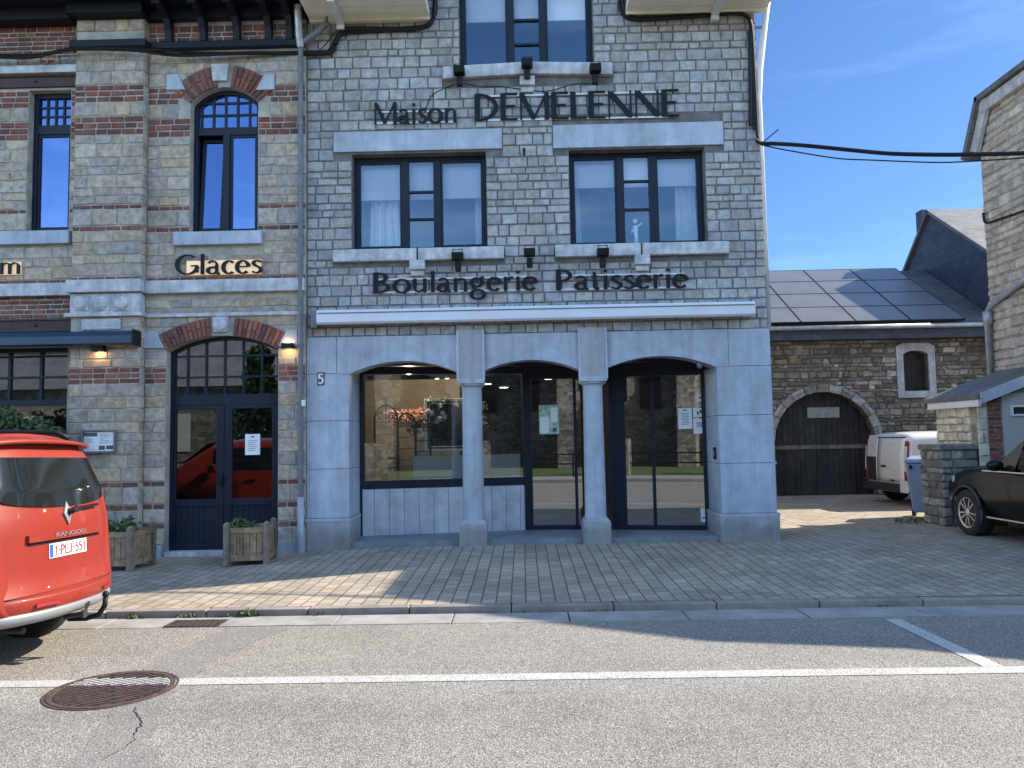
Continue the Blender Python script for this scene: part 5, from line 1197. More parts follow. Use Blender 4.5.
for k in range(4):
    for xx in (ga[0]-.22, ga[1]+.005): s.box(xx, xx+.215, BY-.04, BY+.05, .05+k*.36, .38+k*.36, pick([(.3, .29, .27), (.24, .23, .2)], .1)(rnd))
s.build('gate_arch', 'barn_stone', barn, bevel=.01)
s = MB()                                                  # gate boards
n = 18; gx = [ga[0]+(ga[1]-ga[0])*k/n for k in range(n+1)]
for k in range(n):
    zt = min(arc_z(ga, max(gx[k], ga[0]+.02)), arc_z(ga, min(gx[k+1], ga[1]-.02)))+.04
    s.box(gx[k]+.004, gx[k+1]-.004, BY+.22+.004*(k % 2), BY+.26, 0.02, min(zt, ga[3]+ga[4]-.01))
gate = s.build('gate', 'gatewood', barn)
s = MB(); zz = F(825, 447, BY)[1]; s.box(ga[0], ga[1], BY+.19, BY+.215, zz-.05, zz+.05); s.build('gate_rail', 'wood', gate); s = MB(); s.box(ga[0]+.36, ga[0]+.42, BY+.195, BY+.215, .05, zz-.055); s.build('gate_stile', 'gatewood', gate); s = MB(); s.box(ga[1]-.42, ga[1]-.36, BY+.195, BY+.215, .05, zz-.055); s.build('gate_stile', 'gatewood', gate)
xa, za = F(807.5, 418, BY+.2); xb, zb = F(839, 407, BY+.2); MB().box(xa, xb, BY+.19, BY+.21, za, zb).build('gate_window', 'dirtyglass', gate)
s = MB(); n = 7
for k in range(n): s.box(bw[0]+(bw[1]-bw[0])*k/n+.005, bw[0]+(bw[1]-bw[0])*(k+1)/n-.003, BY+.15, BY+.18, bw[2]+.01, bw[3]+.06)
s.build('window_shutter', 'gatewood', barn)
s = MB(); s.box(wx0-.17, wx0-.002, BY-.05, BY+.1, wz0+.002, wz1-.02); s.box(wx1+.002, wx1+.17, BY-.05, BY+.1, wz0+.002, wz1-.02); s.box(wx0-.17, wx1+.17, BY-.06, BY+.1, wz0-.17, wz0)
P = arc_pts(wx0, wx1, wz1, .09, 8); s.prism([(wx0-.17, wz1-.017), (wx0, wz1-.017)]+P+[(wx1, wz1-.017), (wx1+.17, wz1-.017), (wx1+.17, wz1+.20), (wx1, wz1+.28), (wx0, wz1+.28), (wx0-.17, wz1+.20)], 'y', BY-.05, BY+.1); s.build('window_surround', 'bluestone_old', barn)
s = MB()
for k in range(6): s.box(g2[0]+k*.3+.01, g2[0]+k*.3+.295, BY+.2, BY+.24, .0, 1.6)
s.build('side_gate', 'gatewood', barn)
rx = F(820, 272.5, 11.4); rz = rx[1]; ridge = 11.4; e0 = 7.95; ez = be
sl = (rz-ez)/(ridge-e0)
s = MB(); slab(s, [(3.8, e0, ez), (12.0, e0, ez), (12.0, ridge, rz), (3.8, ridge, rz)], .1); slab(s, [(3.8, 14.8, ez), (12.0, 14.8, ez), (12.0, ridge, rz), (3.8, ridge, rz)], .1); s.build('roof', 'slateroof', barn, uvfn=lambda c: (c.x, c.y*1.2))
s = MB(); s.box(3.8, 12, e0-.02, e0+.02, be-.40, be-.13); s.box(3.8, 12, e0+.021, BY, be-.40, be-.36); s.build('fascia', 'slate', barn, uvfn=lambda c: (c.x, c.z))
s = MB(); s.tube([(3.8, e0-.09, be-.10), (12, e0-.09, be-.10)], .065, 8); s.build('gutter', 'zinc', barn, smooth=True)
def onroof(px, py):
    d = ray(px, py); # plane z = ez + sl*(y-e0)
    t = (ez+sl*(CAM.y-e0)-CAM.z)/(d.z-sl*d.y); p = CAM+d*t; return p
cx = [onroof(p, 325.5).x for p in (746, 800, 855.5, 914)]; cx.append(cx[-1]*2-cx[-2])
nrm = Vector((0, -sl, 1)).normalized(); ry = [onroof(830, y).y for y in (326, 310.5, 296, 284, 273.5)]
proto = None
for i in range(4):
    for j in range(4):
        w = (cx[1]-cx[0]) if i == 0 else cx[i+1]-cx[i]
        if proto is None:
            w = cx[2]-cx[1]; h = (ry[4]-ry[0])/4*math.sqrt(1+sl*sl)
            t = thing('solar_panel', 'dark solar panel in the array covering the barn roof', 'solar panel', group='solar panels on the barn roof')
            b = MB(); b.box(.02, w-.02, .015, h-.015, .0, .03); b.box(.012, w-.012, .007, h-.007, -.02, -.001); LB(b, 'cells', 'pv', t)
            b = MB(); f_ = .012
            for q in ((.004, w-.004, .002, .0145), (.004, w-.004, h-.0145, h-.002), (.004, .0195, .015, h-.015), (w-.0195, w-.004, .015, h-.015)): b.box(q[0], q[1], q[2], q[3], -.02, .036)
            LB(b, 'frame', 'black', t); proto = t
        else: t = copy_tree(proto)
        y = ry[0]+(ry[4]-ry[0])*j/4
        t.location = Vector((cx[1]+(i-1)*(cx[2]-cx[1]), y, ez+sl*(y-e0)))+nrm*.09; t.rotation_euler = (math.atan(sl), 0, 0)
# slate-hung range beyond
GX = 12.0
apx = FX(929, 213, GX); frt = FX(988, 252, GX); rear = FX(907, 268, GX)
t = thing('slate_clad_building', 'tall dark slate clad gable building rising behind the right end of the barn', 'building', (13, apx[0], 0))
fs = (apx[1]-frt[1])/(apx[0]-frt[0]); rs = (apx[1]-rear[1])/(rear[0]-apx[0])
yf = 7.9; yr = rear[0]+1.4
prof = [(yf, 0), (yf, apx[1]-fs*(apx[0]-yf)), (apx[0], apx[1]), (yr, apx[1]-rs*(yr-apx[0])), (yr, 0)]
b = MB(); b.prism(prof, 'x', GX+.02, GX+9); b.build('slate_wall', 'slate', t, uvfn=lambda c: (c.y, c.z))
b = MB(); slab(b, [(GX-.08, yf-.25, apx[1]-fs*(apx[0]-yf+.25)+.10), (GX+9.2, yf-.25, apx[1]-fs*(apx[0]-yf+.25)+.10), (GX+9.2, apx[0], apx[1]+.10), (GX-.08, apx[0], apx[1]+.10)], .09)
slab(b, [(GX-.08, yr+.2, apx[1]-rs*(yr+.2-apx[0])+.10), (GX+9.2, yr+.2, apx[1]-rs*(yr+.2-apx[0])+.10), (GX+9.2, apx[0], apx[1]+.10), (GX-.08, apx[0], apx[1]+.10)], .09)
b.build('roof', 'slateroof', t, uvfn=lambda c: (c.x, c.y*1.2))
b = MB(); ca = FX(919, 216, GX+.2); b.box(GX+.1, GX+.6, ca[0]-.35, ca[0], apx[1]-1.2, ca[1]+.1); b.build('chimney', 'slate', t, uvfn=lambda c: (c.y, c.z))
# ================================================================== RIGHT-HAND STONE HOUSE (its gable faces the courtyard)
XG = 9.0
kA, kB, kC = FX(974, 150, XG), FX(985.5, 97, XG), FX(1024, 67, XG)
yfar = FX(983.5, 200, XG)[0]
zt = kB[1]
t = thing('stone_gable_house', 'tall rough grey stone house wall at the right edge with clipped gable roof', 'building', (XG+3, 0, 0))
prof = [(yfar, -.1), (yfar, kA[1]-.05), (kB[0]-.04, zt-.05), (.47, zt-.05), (-2.43, 5.50), (-3.22, 4.38), (-3.22, -.1)]
b = MB(); b.prism(prof, 'x', XG, XG+7); b.build('wall', 'gable_mortar', t)
gcol = [(.50, .45, .395), (.46, .42, .375), (.55, .495, .435), (.42, .38, .335), (.49, .435, .37), (.57, .525, .465)]
s = MB(); rnd = random.Random(9)
def inside(z):                                             # far limit of the wall at height z
    return yfar if z < kA[1]-.1 else yfar+(kB[0]-.12-yfar)*(z-kA[1]+.05)/(zt-.1-kA[1]+.05)
for (za, zb) in courses(0, zt-.15, (.12, .22), rnd):
    y0 = -3.2 if za < 4.1 else (-2.35+(za-5.5)*1.25 if za > 5.3 else -3.1+(za-4.1)*.75)
    lay(s, y0, inside(zb)-.01, [(za, zb)], 0, [], (.16, .5), .03, .02, pick(gcol, .10), .02, .02, P=lambda u, y, z: (XG+y, u, z), rnd=rnd)
s.build('stone_facing', 'gable_stone', t)
def off(p, dy, dz): return (p[0]+dy, p[1]+dz)
roofline = [off(kA, .10, -.15), kA, kB, (.47, zt), (-2.45, 5.55), (-3.3, 4.40), (-3.92, 3.86)]
b = MB()
for p, q in zip(roofline, roofline[1:]):
    n_ = Vector((q[1]-p[1], -(q[0]-p[0]))).normalized()
    if n_.y > 0: n_ = -n_
    b.prism([p, q, (q[0]+n_.x*-.0+n_.x*.10, q[1]+n_.y*.10), (p[0]+n_.x*.10, p[1]+n_.y*.10)], 'x', XG-.22, XG+7.2)
b.build('roof', 'slateroof', t, uvfn=lambda c: (c.x, c.y))
b = MB()
for p, q, e_ in zip(roofline[1:], roofline[2:4], (0, .006, .012)):
    n_ = Vector((q[1]-p[1], -(q[0]-p[0]))).normalized()
    if n_.y > 0: n_ = -n_
    b.prism([(p[0]+n_.x*.12, p[1]+n_.y*.12), (q[0]+n_.x*.12, q[1]+n_.y*.12), (q[0]+n_.x*.34, q[1]+n_.y*.34), (p[0]+n_.x*.34, p[1]+n_.y*.34)], 'x', XG-.14-e_, XG-.06+e_)
b.build('bargeboard', 'bluestone_old', t)
pa, pb, pc, pd = FX(1026, 279, XG-.1), FX(991, 304, XG-.1), FX(987, 309, XG-.1), FX(991.5, 392, XG-.1)
b = MB(); b.tube([(XG-.1, pa[0]-1.5, pa[1]+1.02), (XG-.1, *pa), (XG-.1, *pb), (XG-.1, pc[0], pc[1]-.06), (XG-.1, *pd)], .06, 10); b.lathe([(.085, pc[1]-.3), (.085, pc[1]-.05)], (XG-.1, pc[0], 0), 12); tag(b.build('drainpipe', 'zinc', None, loc=(0, 0, 0), smooth=True), 'pale drainpipe running aslant down the rough right hand stone wall', 'drainpipe')
w1_, w2_, w3_ = FX(985, 225, XG-.06), FX(1000, 219, XG-.06), FX(1030, 209, XG-.06)
cable('black cable clipped across the right hand stone gable wall', [([(XG-.05, w1_[0]+.05, w1_[1]+.25), (XG-.06, w1_[0]+.02, w1_[1]+.02), (XG-.06, *w2_), (XG-.06, *w3_), (XG-.06, w3_[0]-2, w3_[1]+.1)], .022)], 'wall_cable')
# lean-to shed
XS = 7.62; t = thing('lean_to_shed', 'low stone lean-to shed with white gutter board against the right house', 'shed', (XS+.7, 2.6, 0))
yf_, zf_ = FX(930, 404, XS); yn_, zn_ = FX(979, 399, XS); ze = (zf_+zn_)/2+.02
b = MB(); b.box(XS+.06, XG-.032, yn_+.02, yf_-.1, -.05, ze-.12); b.prism([(XS+.06, ze-.119), (XG-.032, ze-.119), (XG-.032, ze+.40)], 'y', yn_+.02, yf_-.1); b.build('wall', 'gable_mortar', t)
s = MB(); yd0, yd1 = FX(977, 430, XS)[0], FX(968, 430, XS)[0]
scol = [(.70, .61, .47), (.62, .55, .43), (.74, .66, .53), (.56, .49, .38)]
lay(s, yd1, yf_-.1, courses(0, ze-.1, (.09, .18), rnd), 0, [], (.14, .34), .025, .015, pick(scol, .12), .012, .012, P=lambda u, y, z: (XS+.06+y, u, z), rnd=rnd); s.build('stone_facing', 'gable_stone', t)
MB().box(XS+.02, XS+.10, yn_+.03, yn_+.16, 0, ze-.12).build('corner_post', 'gable_mortar', t)
s = MB(); qx = [F(p, 430, yn_)[0] for p in (978, 989, 1003)]
lay(s, qx[0], qx[1], courses(0, ze, (.14, .22), rnd), yn_+.02, [], (.12, .3), .02, .012, pick(scol, .1), .006, .01, rnd=rnd); s.build('quoin', 'gable_stone', t)
s = MB(); lay(s, qx[1], qx[2], courses(0, ze+.1, (.07, .075), rnd), yn_+.02, [], (.12, .22), .012, .012, pick(red, .2), .003, .004, rnd=rnd); s.build('brick_strip', 'brick', t)
s = MB(); wa, wb = F(1010.5, 416, yn_), F(1030, 405, yn_); s.box(qx[2]+.01, XG-.04, yn_+.0, yn_+.02, 0, ze+.08); s.build('render_panel', 'panelgrey', t)
s = MB(); frame(s, wa[0], wb[0], wa[1], wb[1], .03, yn_-.04, yn_-.003); o = s.build('window', 'white', t); MB().box(wa[0]+.03, wb[0]-.03, yn_-.02, yn_-.005, wa[1]+.03, wb[1]-.03).build('pane', 'darkglass', o)
b = MB(); b.hexa([(XS-.10, yn_-.12, ze-.02), (XG-.04, yn_-.12, ze+.50), (XG-.04, yf_+.05, ze+.50), (XS-.10, yf_+.05, ze-.02), (XS-.10, yn_-.12, ze+.06), (XG-.04, yn_-.12, ze+.58), (XG-.04, yf_+.05, ze+.58), (XS-.10, yf_+.05, ze+.06)]); b.build('roof', 'slateroof', t, uvfn=lambda c: (c.x, c.y))
b = MB(); b.box(XS-.08, XS-.02, yn_-.10, yf_-.05, ze-.14, ze-.022); b.build('gutter_board', 'white', t, bevel=.006)
b = MB(); b.hexa([(XS-.06, yn_-.17, ze-.10), (XG-.05, yn_-.17, ze+.42), (XG-.05, yn_-.13, ze+.42), (XS-.06, yn_-.13, ze-.10), (XS-.06, yn_-.17, ze+.08), (XG-.05, yn_-.17, ze+.60), (XG-.05, yn_-.13, ze+.60), (XS-.06, yn_-.13, ze+.08)]); b.build('verge_board', 'bluestone', t)
# stone gate pillar
px0, py0 = 6.97, 1.52; t = thing('stone_pillar', 'rough grey stone gate pillar between white van and black car', 'pillar', (px0+.3, py0+.3, 0))
pw, pdp, ph = .62, .68, 1.36
b = MB(); b.box(px0+.02, px0+pw-.02, py0+.02, py0+pdp-.02, -.05, ph-.09); b.build('core', 'barn_mortar', t)
pcol = [(.25, .235, .21), (.19, .18, .165), (.30, .285, .26), (.22, .20, .17), (.15, .14, .13)]
s = MB(); cs_ = courses(0, ph-.10, (.10, .17), rnd)
lay(s, py0, py0+pdp, cs_, 0, [], (.18, .36), .03, .018, pick(pcol, .15), .014, .018, P=lambda u, y, z: (px0+.02+y, u, z), rnd=rnd)
lay(s, px0, px0+pw, cs_, 0, [], (.18, .36), .03, .018, pick(pcol, .15), .014, .018, P=lambda u, y, z: (u, py0+.02+y, z), rnd=rnd)
lay(s, px0, px0+pw, cs_, 0, [], (.18, .36), .03, .018, pick(pcol, .15), .014, .018, P=lambda u, y, z: (u, py0+pdp-.02-y, z), rnd=rnd)
lay(s, py0, py0+pdp, cs_, 0, [], (.18, .36), .03, .018, pick(pcol, .15), .014, .018, P=lambda u, y, z: (px0+pw-.02-y, u, z), rnd=rnd)
s.build('stone_facing', 'barn_stone', t)
b = MB()
for k in range(3): b.box(px0-.03+k*.225, px0+.19+k*.225, py0-.03, py0+pdp+.03, ph-.095, ph-.01*(k % 2), (.2, .19, .17))
b.build('cap_stone', 'barn_stone', t, bevel=.02)
# cabinet on the right-hand side wall of the shop
t = thing('side_cabinet', 'narrow grey cabinet with metal latch on the side wall of the stone shop', 'cabinet', (3.75, .5, .3))
b = MB(); b.box(3.725, 3.80, .40, .75, .30, 1.12); b.build('body', 'greypipe', t, bevel=.01)
b = MB(); b.box(3.725, 3.86, .44, .52, 1.19, 1.215); b.box(3.78, 3.88, .40, .46, 1.125, 1.17); b.build('latch', 'zinc', t)
# white downpipe at the shop's right corner
a = [(F(768.5, -8, .6), .6), (F(765, 22, .6), .6), (F(759.8, 70, .35), .35)]
t = thing('downpipe', 'white downpipe slanting behind the right corner of the stone shop', 'downpipe', (3.9, .5, 4))
b = MB(); P = [(q[0], y, q[1]) for q, y in a]; xe = 3.80; b.tube(P+[(xe, .30, P[-1][2]-.5), (xe, .30, 3.2)], .048, 10); b.build('pipe', 'white', t, smooth=True)
b = MB(); b.bar((3.70, .58, P[1][2]-.1), (P[1][0], .58, P[1][2]-.1), .03, .03); b.build('clamp', 'greypipe', t)
# overhead cable to the right
A_ = Vector((*[F(760, 143, -.1)[0]], -.1, F(760, 143, -.1)[1]))
def sky(px, py, Y): x, z = F(px, py, Y); return (x, Y, z)
cable('thick black overhead cable strung from the shop corner to the right', [([sky(756, 140, -.1), sky(762, 144, -.1), sky(772, 143.5, -.15), sky(800, 145, -.25), sky(850, 150, -.5), sky(890, 154, -.7), sky(950, 155, -1.0), sky(1024, 153.5, -1.4), sky(1120, 148, -2.0)], .030), ([sky(762, 143, -.1), sky(779, 129, -.3)], .008)], 'overhead_cable')
cable('thin black wire sagging just below the thick overhead cable', [([sky(762, 145, -.1), sky(785, 150, -.2), sky(838, 159, -.4), sky(870, 160, -.6), sky(940, 163, -1.0), sky(985, 160.5, -1.2), sky(1024, 158, -1.4), sky(1120, 150, -2.0)], .010)], 'overhead_wire')
# ================================================================== VEHICLES
def half(zb, zs, zt, ws, wb, wt): 
    return [(0, zb), (.8*ws, zb), (ws, zb+.10), (wb, zb+(zs-zb)*.55), (wb-.01, zs), (wb+(wt-wb)*.5+.012, zs+(zt-zs)*.5), (wt, zt-min(.08, (zt-zs)*.25)), (wt*.72, zt), (0, zt+.015)]
def loft(stations, cap=True):
    b = MB(); rings = []
    for S in stations:
        pts = [Vector((x, y, z)) for x, y, z in S]
        ring = pts+[Vector((p.x, -p.y, p.z)) for p in reversed(pts[1:-1])]
        rings.append([b.vert(p) for p in ring])
    n = len(rings[0])
    for A, B in zip(rings, rings[1:]):
        for j in range(n): b.face((A[j], A[(j+1) % n], B[(j+1) % n], B[j]))
    h = len(stations[0])
    for Rg, flip in ((rings[0], 1), (rings[-1], 0)):
        # ladder cap
        L = Rg[:h]; O = [Rg[0]]+Rg[h:][::-1]+[Rg[h-1]]
        for k in range(h-1):
            f = [L[k], L[k+1], O[k+1], O[k]]; f = [v for i, v in enumerate(f) if v not in f[:i]]
            if len(f) > 2: b.face(f if flip else f[::-1])
    return b
def carve(o, cutters):
    dg = bpy.context.evaluated_depsgraph_get()
    objs = []
    for (x, r, w) in cutters:
        for s in (-1, 1):
            c = MB(); c.lathe([(r, s*w), (r, s*(w-.26))], (x, 0, .0), 32, 'y'); 
            for k in range(len(c.v)): c.v[k] = (c.v[k][0], c.v[k][1], c.v[k][2]+r*.93-.02)
            oc = c.build('cut', 'black', None); objs.append(oc)
            m = o.modifiers.new('b', 'BOOLEAN'); m.object = oc; m.operation = 'DIFFERENCE'; m.solver = 'EXACT'
    par = o.parent; o.parent = None; o.location = (0, 0, 0)
    dg.update(); bpy.context.view_layer.update(); dg = bpy.context.evaluated_depsgraph_get()
    me = bpy.data.meshes.new_from_object(o.evaluated_get(dg)); o.modifiers.clear(); o.data = me; o.parent = par
    for c in objs: bpy.data.objects.remove(c, do_unlink=True)
def wheel(t, x, y, r, spokes=10, w=.21, rim='alloy', name='wheel'):
    s = 1 if y > 0 else -1
    b = MB(); b.lathe([(r*.66, y-s*.0), (r*.70, y+s*.012), (r*.93, y+s*.012), (r, y-s*.02), (r, y-s*(w-.02)), (r*.9, y-s*w), (r*.66, y-s*w)], (x, 0, r), 40, 'y'); o = LB(b, name, 'tyre', t, smooth=True)
    d = MB(); d.lathe([(r*.655, y-s*.055), (r*.655, y-s*.09), (.01, y-s*.09)], (x, 0, r), 32, 'y'); LB(d, 'hub_plate', 'black', o)
    q = MB(); 
    for k in range(32):
        a, c = 2*math.pi*k/32, 2*math.pi*(k+1)/32
        q.hexa([(x+r*.60*math.cos(a), y-s*.05, r+r*.60*math.sin(a)), (x+r*.66*math.cos(a), y-s*.05, r+r*.66*math.sin(a)), (x+r*.66*math.cos(c), y-s*.05, r+r*.66*math.sin(c)), (x+r*.60*math.cos(c), y-s*.05, r+r*.60*math.sin(c)), (x+r*.60*math.cos(a), y+s*.0, r+r*.60*math.sin(a)), (x+r*.665*math.cos(a), y+s*.008, r+r*.665*math.sin(a)), (x+r*.665*math.cos(c), y+s*.008, r+r*.665*math.sin(c)), (x+r*.60*math.cos(c), y+s*.0, r+r*.60*math.sin(c))])
    for k in range(spokes):
        a = 2*math.pi*(k+.12*(1 if k % 2 else -1))/spokes; q.bar((x+.05*math.cos(a), y-s*.012, r+.05*math.sin(a)), (x+r*.63*math.cos(a), y-s*.004, r+r*.63*math.sin(a)), .018, .022, up=(0, 1, 0))
    q.lathe([(.06, y-s*.04), (.06, y-s*.0), (.03, y+s*.004)], (x, 0, r), 16, 'y'); LB(q, 'rim', rim, o)
def plate(t, fn, h, w, m=True):
    """number plate; fn(u,v,d): u across 0..1 left to right, v up 0..1, d outwards metres"""
    b = MB(); b.hexa([fn(0, 0, .003), fn(1, 0, .003), fn(1, 1, .003), fn(0, 1, .003), fn(0, 0, .010), fn(1, 0, .010), fn(1, 1, .010), fn(0, 1, .010)]); o = LB(b, 'number_plate', 'platew', t)
    b = MB(); b.hexa([fn(.01, .05, .0105), fn(.09, .05, .0105), fn(.09, .95, .0105), fn(.01, .95, .0105), fn(.01, .05, .012), fn(.09, .05, .012), fn(.09, .95, .012), fn(.01, .95, .012)]); LB(b, 'country_band', 'plateb', o)
    b = MB(); s = '1-PLJ-551'; W_ = word_width(s); u = .125
    for ch in s:
        uu = u; glyph(b, ch, lambda x, y, d: fn(uu+x*.85/W_, .16+y*.68, .011+d), .0015, fixed=.15); u += GL[ch][0]*.85/W_
    LB(b, 'characters', 'plater', o)
# ---------------- red van (rear towards +X world, kerb side at +Y)
RXc, RYc = -3.64, -5.30
rv = thing('red_van', 'bright orange red family van parked at the kerb with black tow hook', 'van', (RXc, RYc, ZR), math.pi)
rv['_local'] = 1; rv.rotation_euler = (R(1.6), 0, math.pi)
def rx_(z):
    P = [(.2, .06), (.40, .0), (.62, .02), (.66, .055), (1.10, .075), (1.35, .13), (1.62, .23), (1.76, .33), (2, .5)]
    for (a, x), (b_, y) in zip(P, P[1:]):
        if a <= z <= b_: return x+(y-x)*(z-a)/(b_-a)
    return .0
def hw_(z): 
    P = [(.2, .80), (.45, .865), (.9, .89), (1.1, .882), (1.4, .835), (1.65, .765), (1.77, .69), (2, .5)]
    for (a, x), (b_, y) in zip(P, P[1:]):
        if a <= z <= b_: return x+(y-x)*(z-a)/(b_-a)
    return .9
zz = [.37, .38, .47, .64, .90, 1.12, 1.38, 1.62, 1.75, 1.80, 1.815]
def rstat(dx, k, ztop=None):
    S = []
    for i, z in enumerate(zz):
        y = 0 if i in (0, 10) else hw_(z)*k*(.8 if i == 1 else .66 if i == 9 else 1)
        S.append((rx_(z)+dx, y, z))
    return S
def hood(x, zt, k):
    S = []
    for i, z in enumerate(zz):
        z2 = z if z < min(zt, .95) else .95*1.0+(z-.95)*(max(zt-.95, .02))/(1.815-.95)
        if zt < .95: z2 = min(z, zt-.02*(10-i)*.1)
        y = 0 if i in (0, 10) else hw_(min(z, 1.2 if zt < 1.3 else z))*k*(.8 if i == 1 else .66 if i == 9 else 1)
        S.append((x, y, z2))
    return S
ST = [rstat(.10, .84), rstat(.12, .90), rstat(.20, .965), rstat(.42, 1.0), rstat(.9, 1), rstat(2.2, 1), hood(3.05, 1.74, 1), hood(3.55, 1.25, 1), hood(4.1, 1.06, .98), hood(4.40, .92, .90), hood(4.47, .80, .8)]
o = LB(loft(ST), 'body', 'redpaint', rv, smooth=True, sub=2); carve(o, [(.85, .37, .95), (3.62, .37, .95)])
def rs(y, z, d=0.0):                                       # rear skin point, d = metres outwards (behind the van)
    k = abs(y)/hw_(z); return (rx_(z)+.055+.16*k**4-d, y, z)
def rpatch(mb, y0, y1, z0, z1, d0, d1, nu=16, nv=8, top=None, bot=None):
    fz = lambda u, v: (bot(u) if bot else z0)+((top(u) if top else z1)-(bot(u) if bot else z0))*v
    P = lambda u, v, d: rs((y0+(y1-y0)*u)/.90*hw_(fz(u, v)), fz(u, v), d)
    mb.grid(lambda u, v: P(u, v, d1), nu, nv)
    for u in (0, 1): mb.grid(lambda a, v: P(u, v, d0+(d1-d0)*a), 1, nv)
    for v in (0, 1): mb.grid(lambda a, u: P(u, v, d0+(d1-d0)*a), 1, nu)
def gw2(y0, y1, z0, z1, d0, d1, **k):
    b = MB(); rpatch(b, y0, y1, z0, z1, d0, d1, **k); return b
tg = LB(gw2(-.80, .80, .575, 1.74, 0, .012, nu=28, nv=16), 'tailgate', 'redpaint', rv, smooth=True)
LB(gw2(-.765, .765, 1.14, 1.61, .012, .026, nu=28, nv=16, bot=lambda u: 1.30-.085*(max(0, math.sin(math.pi*min(1, max(0, u)))))**.4), 'rear_window', 'darkglass', tg, smooth=True)
b = MB()
for y in (-.80, .80): rpatch(b, y-.006, y+.006, .575, 1.62, .0, .0135, nu=1, nv=14)
rpatch(b, -.80, .80, .565, .575, .0, .0135, nu=24, nv=1); LB(b, 'panel_gap', 'black', tg)
sp = MB(); sp.grid(lambda u, v: (rx_(1.70)-.06-.0+.10*abs(2*u-1)**3+.02+.30*v, (2*u-1)*(.665-.02*v), 1.735+.055*v-.03*abs(2*u-1)**3), 24, 4); LB(sp, 'spoiler', 'redpaint', tg, smooth=True, solid=.03)
hb = gw2(-.52, .52, .965, 1.03, .012, .040, nu=28, nv=4, top=lambda u: 1.015+.02*math.sin(math.pi*u), bot=lambda u: .96); hnd = LB(hb, 'handle_trim', 'redpaint', tg, smooth=True)
LB(gw2(-.50, .50, .935, .959, .012, .018, nu=28, nv=1), 'painted_handle_shadow', 'black', hnd)  # black strip painted in as the shadow beneath the handle bar
b = MB(); s = 'KANGOO'; W_ = word_width(s); u = 0
for ch in s:
    uu = u; glyph(b, ch, lambda x, y, d: rs(.21-(uu+x)*.42/W_, .978+y*.032, .044+d), .002, fixed=.12); u += GL[ch][0]
LB(b, 'model_lettering', 'silver', hnd)
b = MB(); dm = [(0, .095), (.055, 0), (0, -.095), (-.055, 0)]                     # lozenge emblem
for k in range(4):
    p, q = dm[k], dm[(k+1) % 4]; b.hexa([rs(p[0]*a, 1.155+p[1]*a, d) for a, d in ((1, .012), (.5, .012))][:1]+[rs(q[0], 1.155+q[1], .012), rs(q[0]*.45, 1.155+q[1]*.45, .012), rs(p[0]*.45, 1.155+p[1]*.45, .012), rs(p[0], 1.155+p[1], .030), rs(q[0], 1.155+q[1], .030), rs(q[0]*.45, 1.155+q[1]*.45, .034), rs(p[0]*.45, 1.155+p[1]*.45, .034)])
LB(b, 'emblem', 'silver', tg)
plate(tg, lambda u, v, d: rs(.26-.52*u, .815+.112*v, .012+d), .11, .52)
b = MB(); b.tube([rs(.0, 1.165, .02), rs(-.02, 1.17, .06), rs(-.10, 1.19, .05)], .022, 8); b.bar(rs(-.06, 1.185, .045), rs(-.46, 1.20, .04), .03, .02); LB(b, 'wiper', 'black', tg)
for s_ in (-1, 1):
    b = gw2(s_*.915, s_*.815, .86, 1.40, .0, .012, nu=4, nv=10); 
    LB(b, 'tail_lamp', 'tail', rv, smooth=True)
    b = gw2(s_*.895, s_*.835, 1.02, 1.16, .012, .016, nu=3, nv=3); LB(b, 'reversing_lamp', 'clear', rv)
# rear bumper swept round the corners
path = [(.62, .86), (.42, .855), (.28, .82), (.15, .72), (.06, .54), (.0, .30), (-.015, 0)]; path = path+[(x, -y) for x, y in reversed(path[:-1])]
def sweep(prof):
    b = MB(); n = len(path)
    nr = []
    for k in range(n):
        a, c = Vector(path[max(0, k-1)]), Vector(path[min(n-1, k+1)]); d = (c-a).normalized(); nr.append(Vector((d.y, -d.x)))
    I = [[b.vert((path[k][0]+nr[k].x*o, path[k][1]+nr[k].y*o, z)) for o, z in prof] for k in range(n)]
    for k in range(n-1):
        for j in range(len(prof)-1): b.face((I[k][j], I[k+1][j], I[k+1][j+1], I[k][j+1]))
    return b
o0 = sweep([(-.0, .70), (0, .70)])
sg = 1
def swp(prof): return sweep([(o*sg, z) for o, z in prof])
bp_ = LB(swp([(-.10, .575), (.02, .57), (.035, .55), (.03, .49), (.015, .455)]), 'rear_bumper', 'redpaint', rv, smooth=True, sub=2)
LB(swp([(.012, .454), (.03, .445), (.03, .40), (-.01, .362), (-.09, .355)]), 'bumper_skirt', 'silver', bp_, smooth=True, sub=2)
for s_ in (-1, 1): b = MB(); b.hexa([(.022, s_*.53, .485), (-.034, s_*.31, .485), (-.040, s_*.31, .485), (.014, s_*.53, .485), (.022, s_*.53, .512), (-.034, s_*.31, .512), (-.040, s_*.31, .512), (.014, s_*.53, .512)]); LB(b, 'reflector', 'tail', bp_)
b = MB(); b.tube([(.15, -.12, .28), (.0, -.12, .28), (-.10, -.12, .31), (-.15, -.12, .38), (-.155, -.12, .45)], .021, 10); b.ball((-.155, -.12, .475), .028); LB(b, 'tow_hook', 'black', rv, smooth=True)
b = MB(); b.tube([(.10, .02, .32), (-.05, .02, .345)], .022, 10); b.lathe([(.034, -.07), (.034, -.045)], (0, .02, .345), 14, 'x'); b.bar((-.03, -.02, .33), (-.06, -.05, .43), .014, .02); LB(b, 'tow_socket', 'plastic', rv)
b = MB(); b.tube([(.6, .35, .30), (.20, .38, .29)], .026, 10); LB(b, 'exhaust', 'plastic', rv); MB_ = MB(); MB_.box(.45, 4.2, -.72, .72, .24, .366); LB(MB_, 'underbody', 'black', rv, bevel=.05)
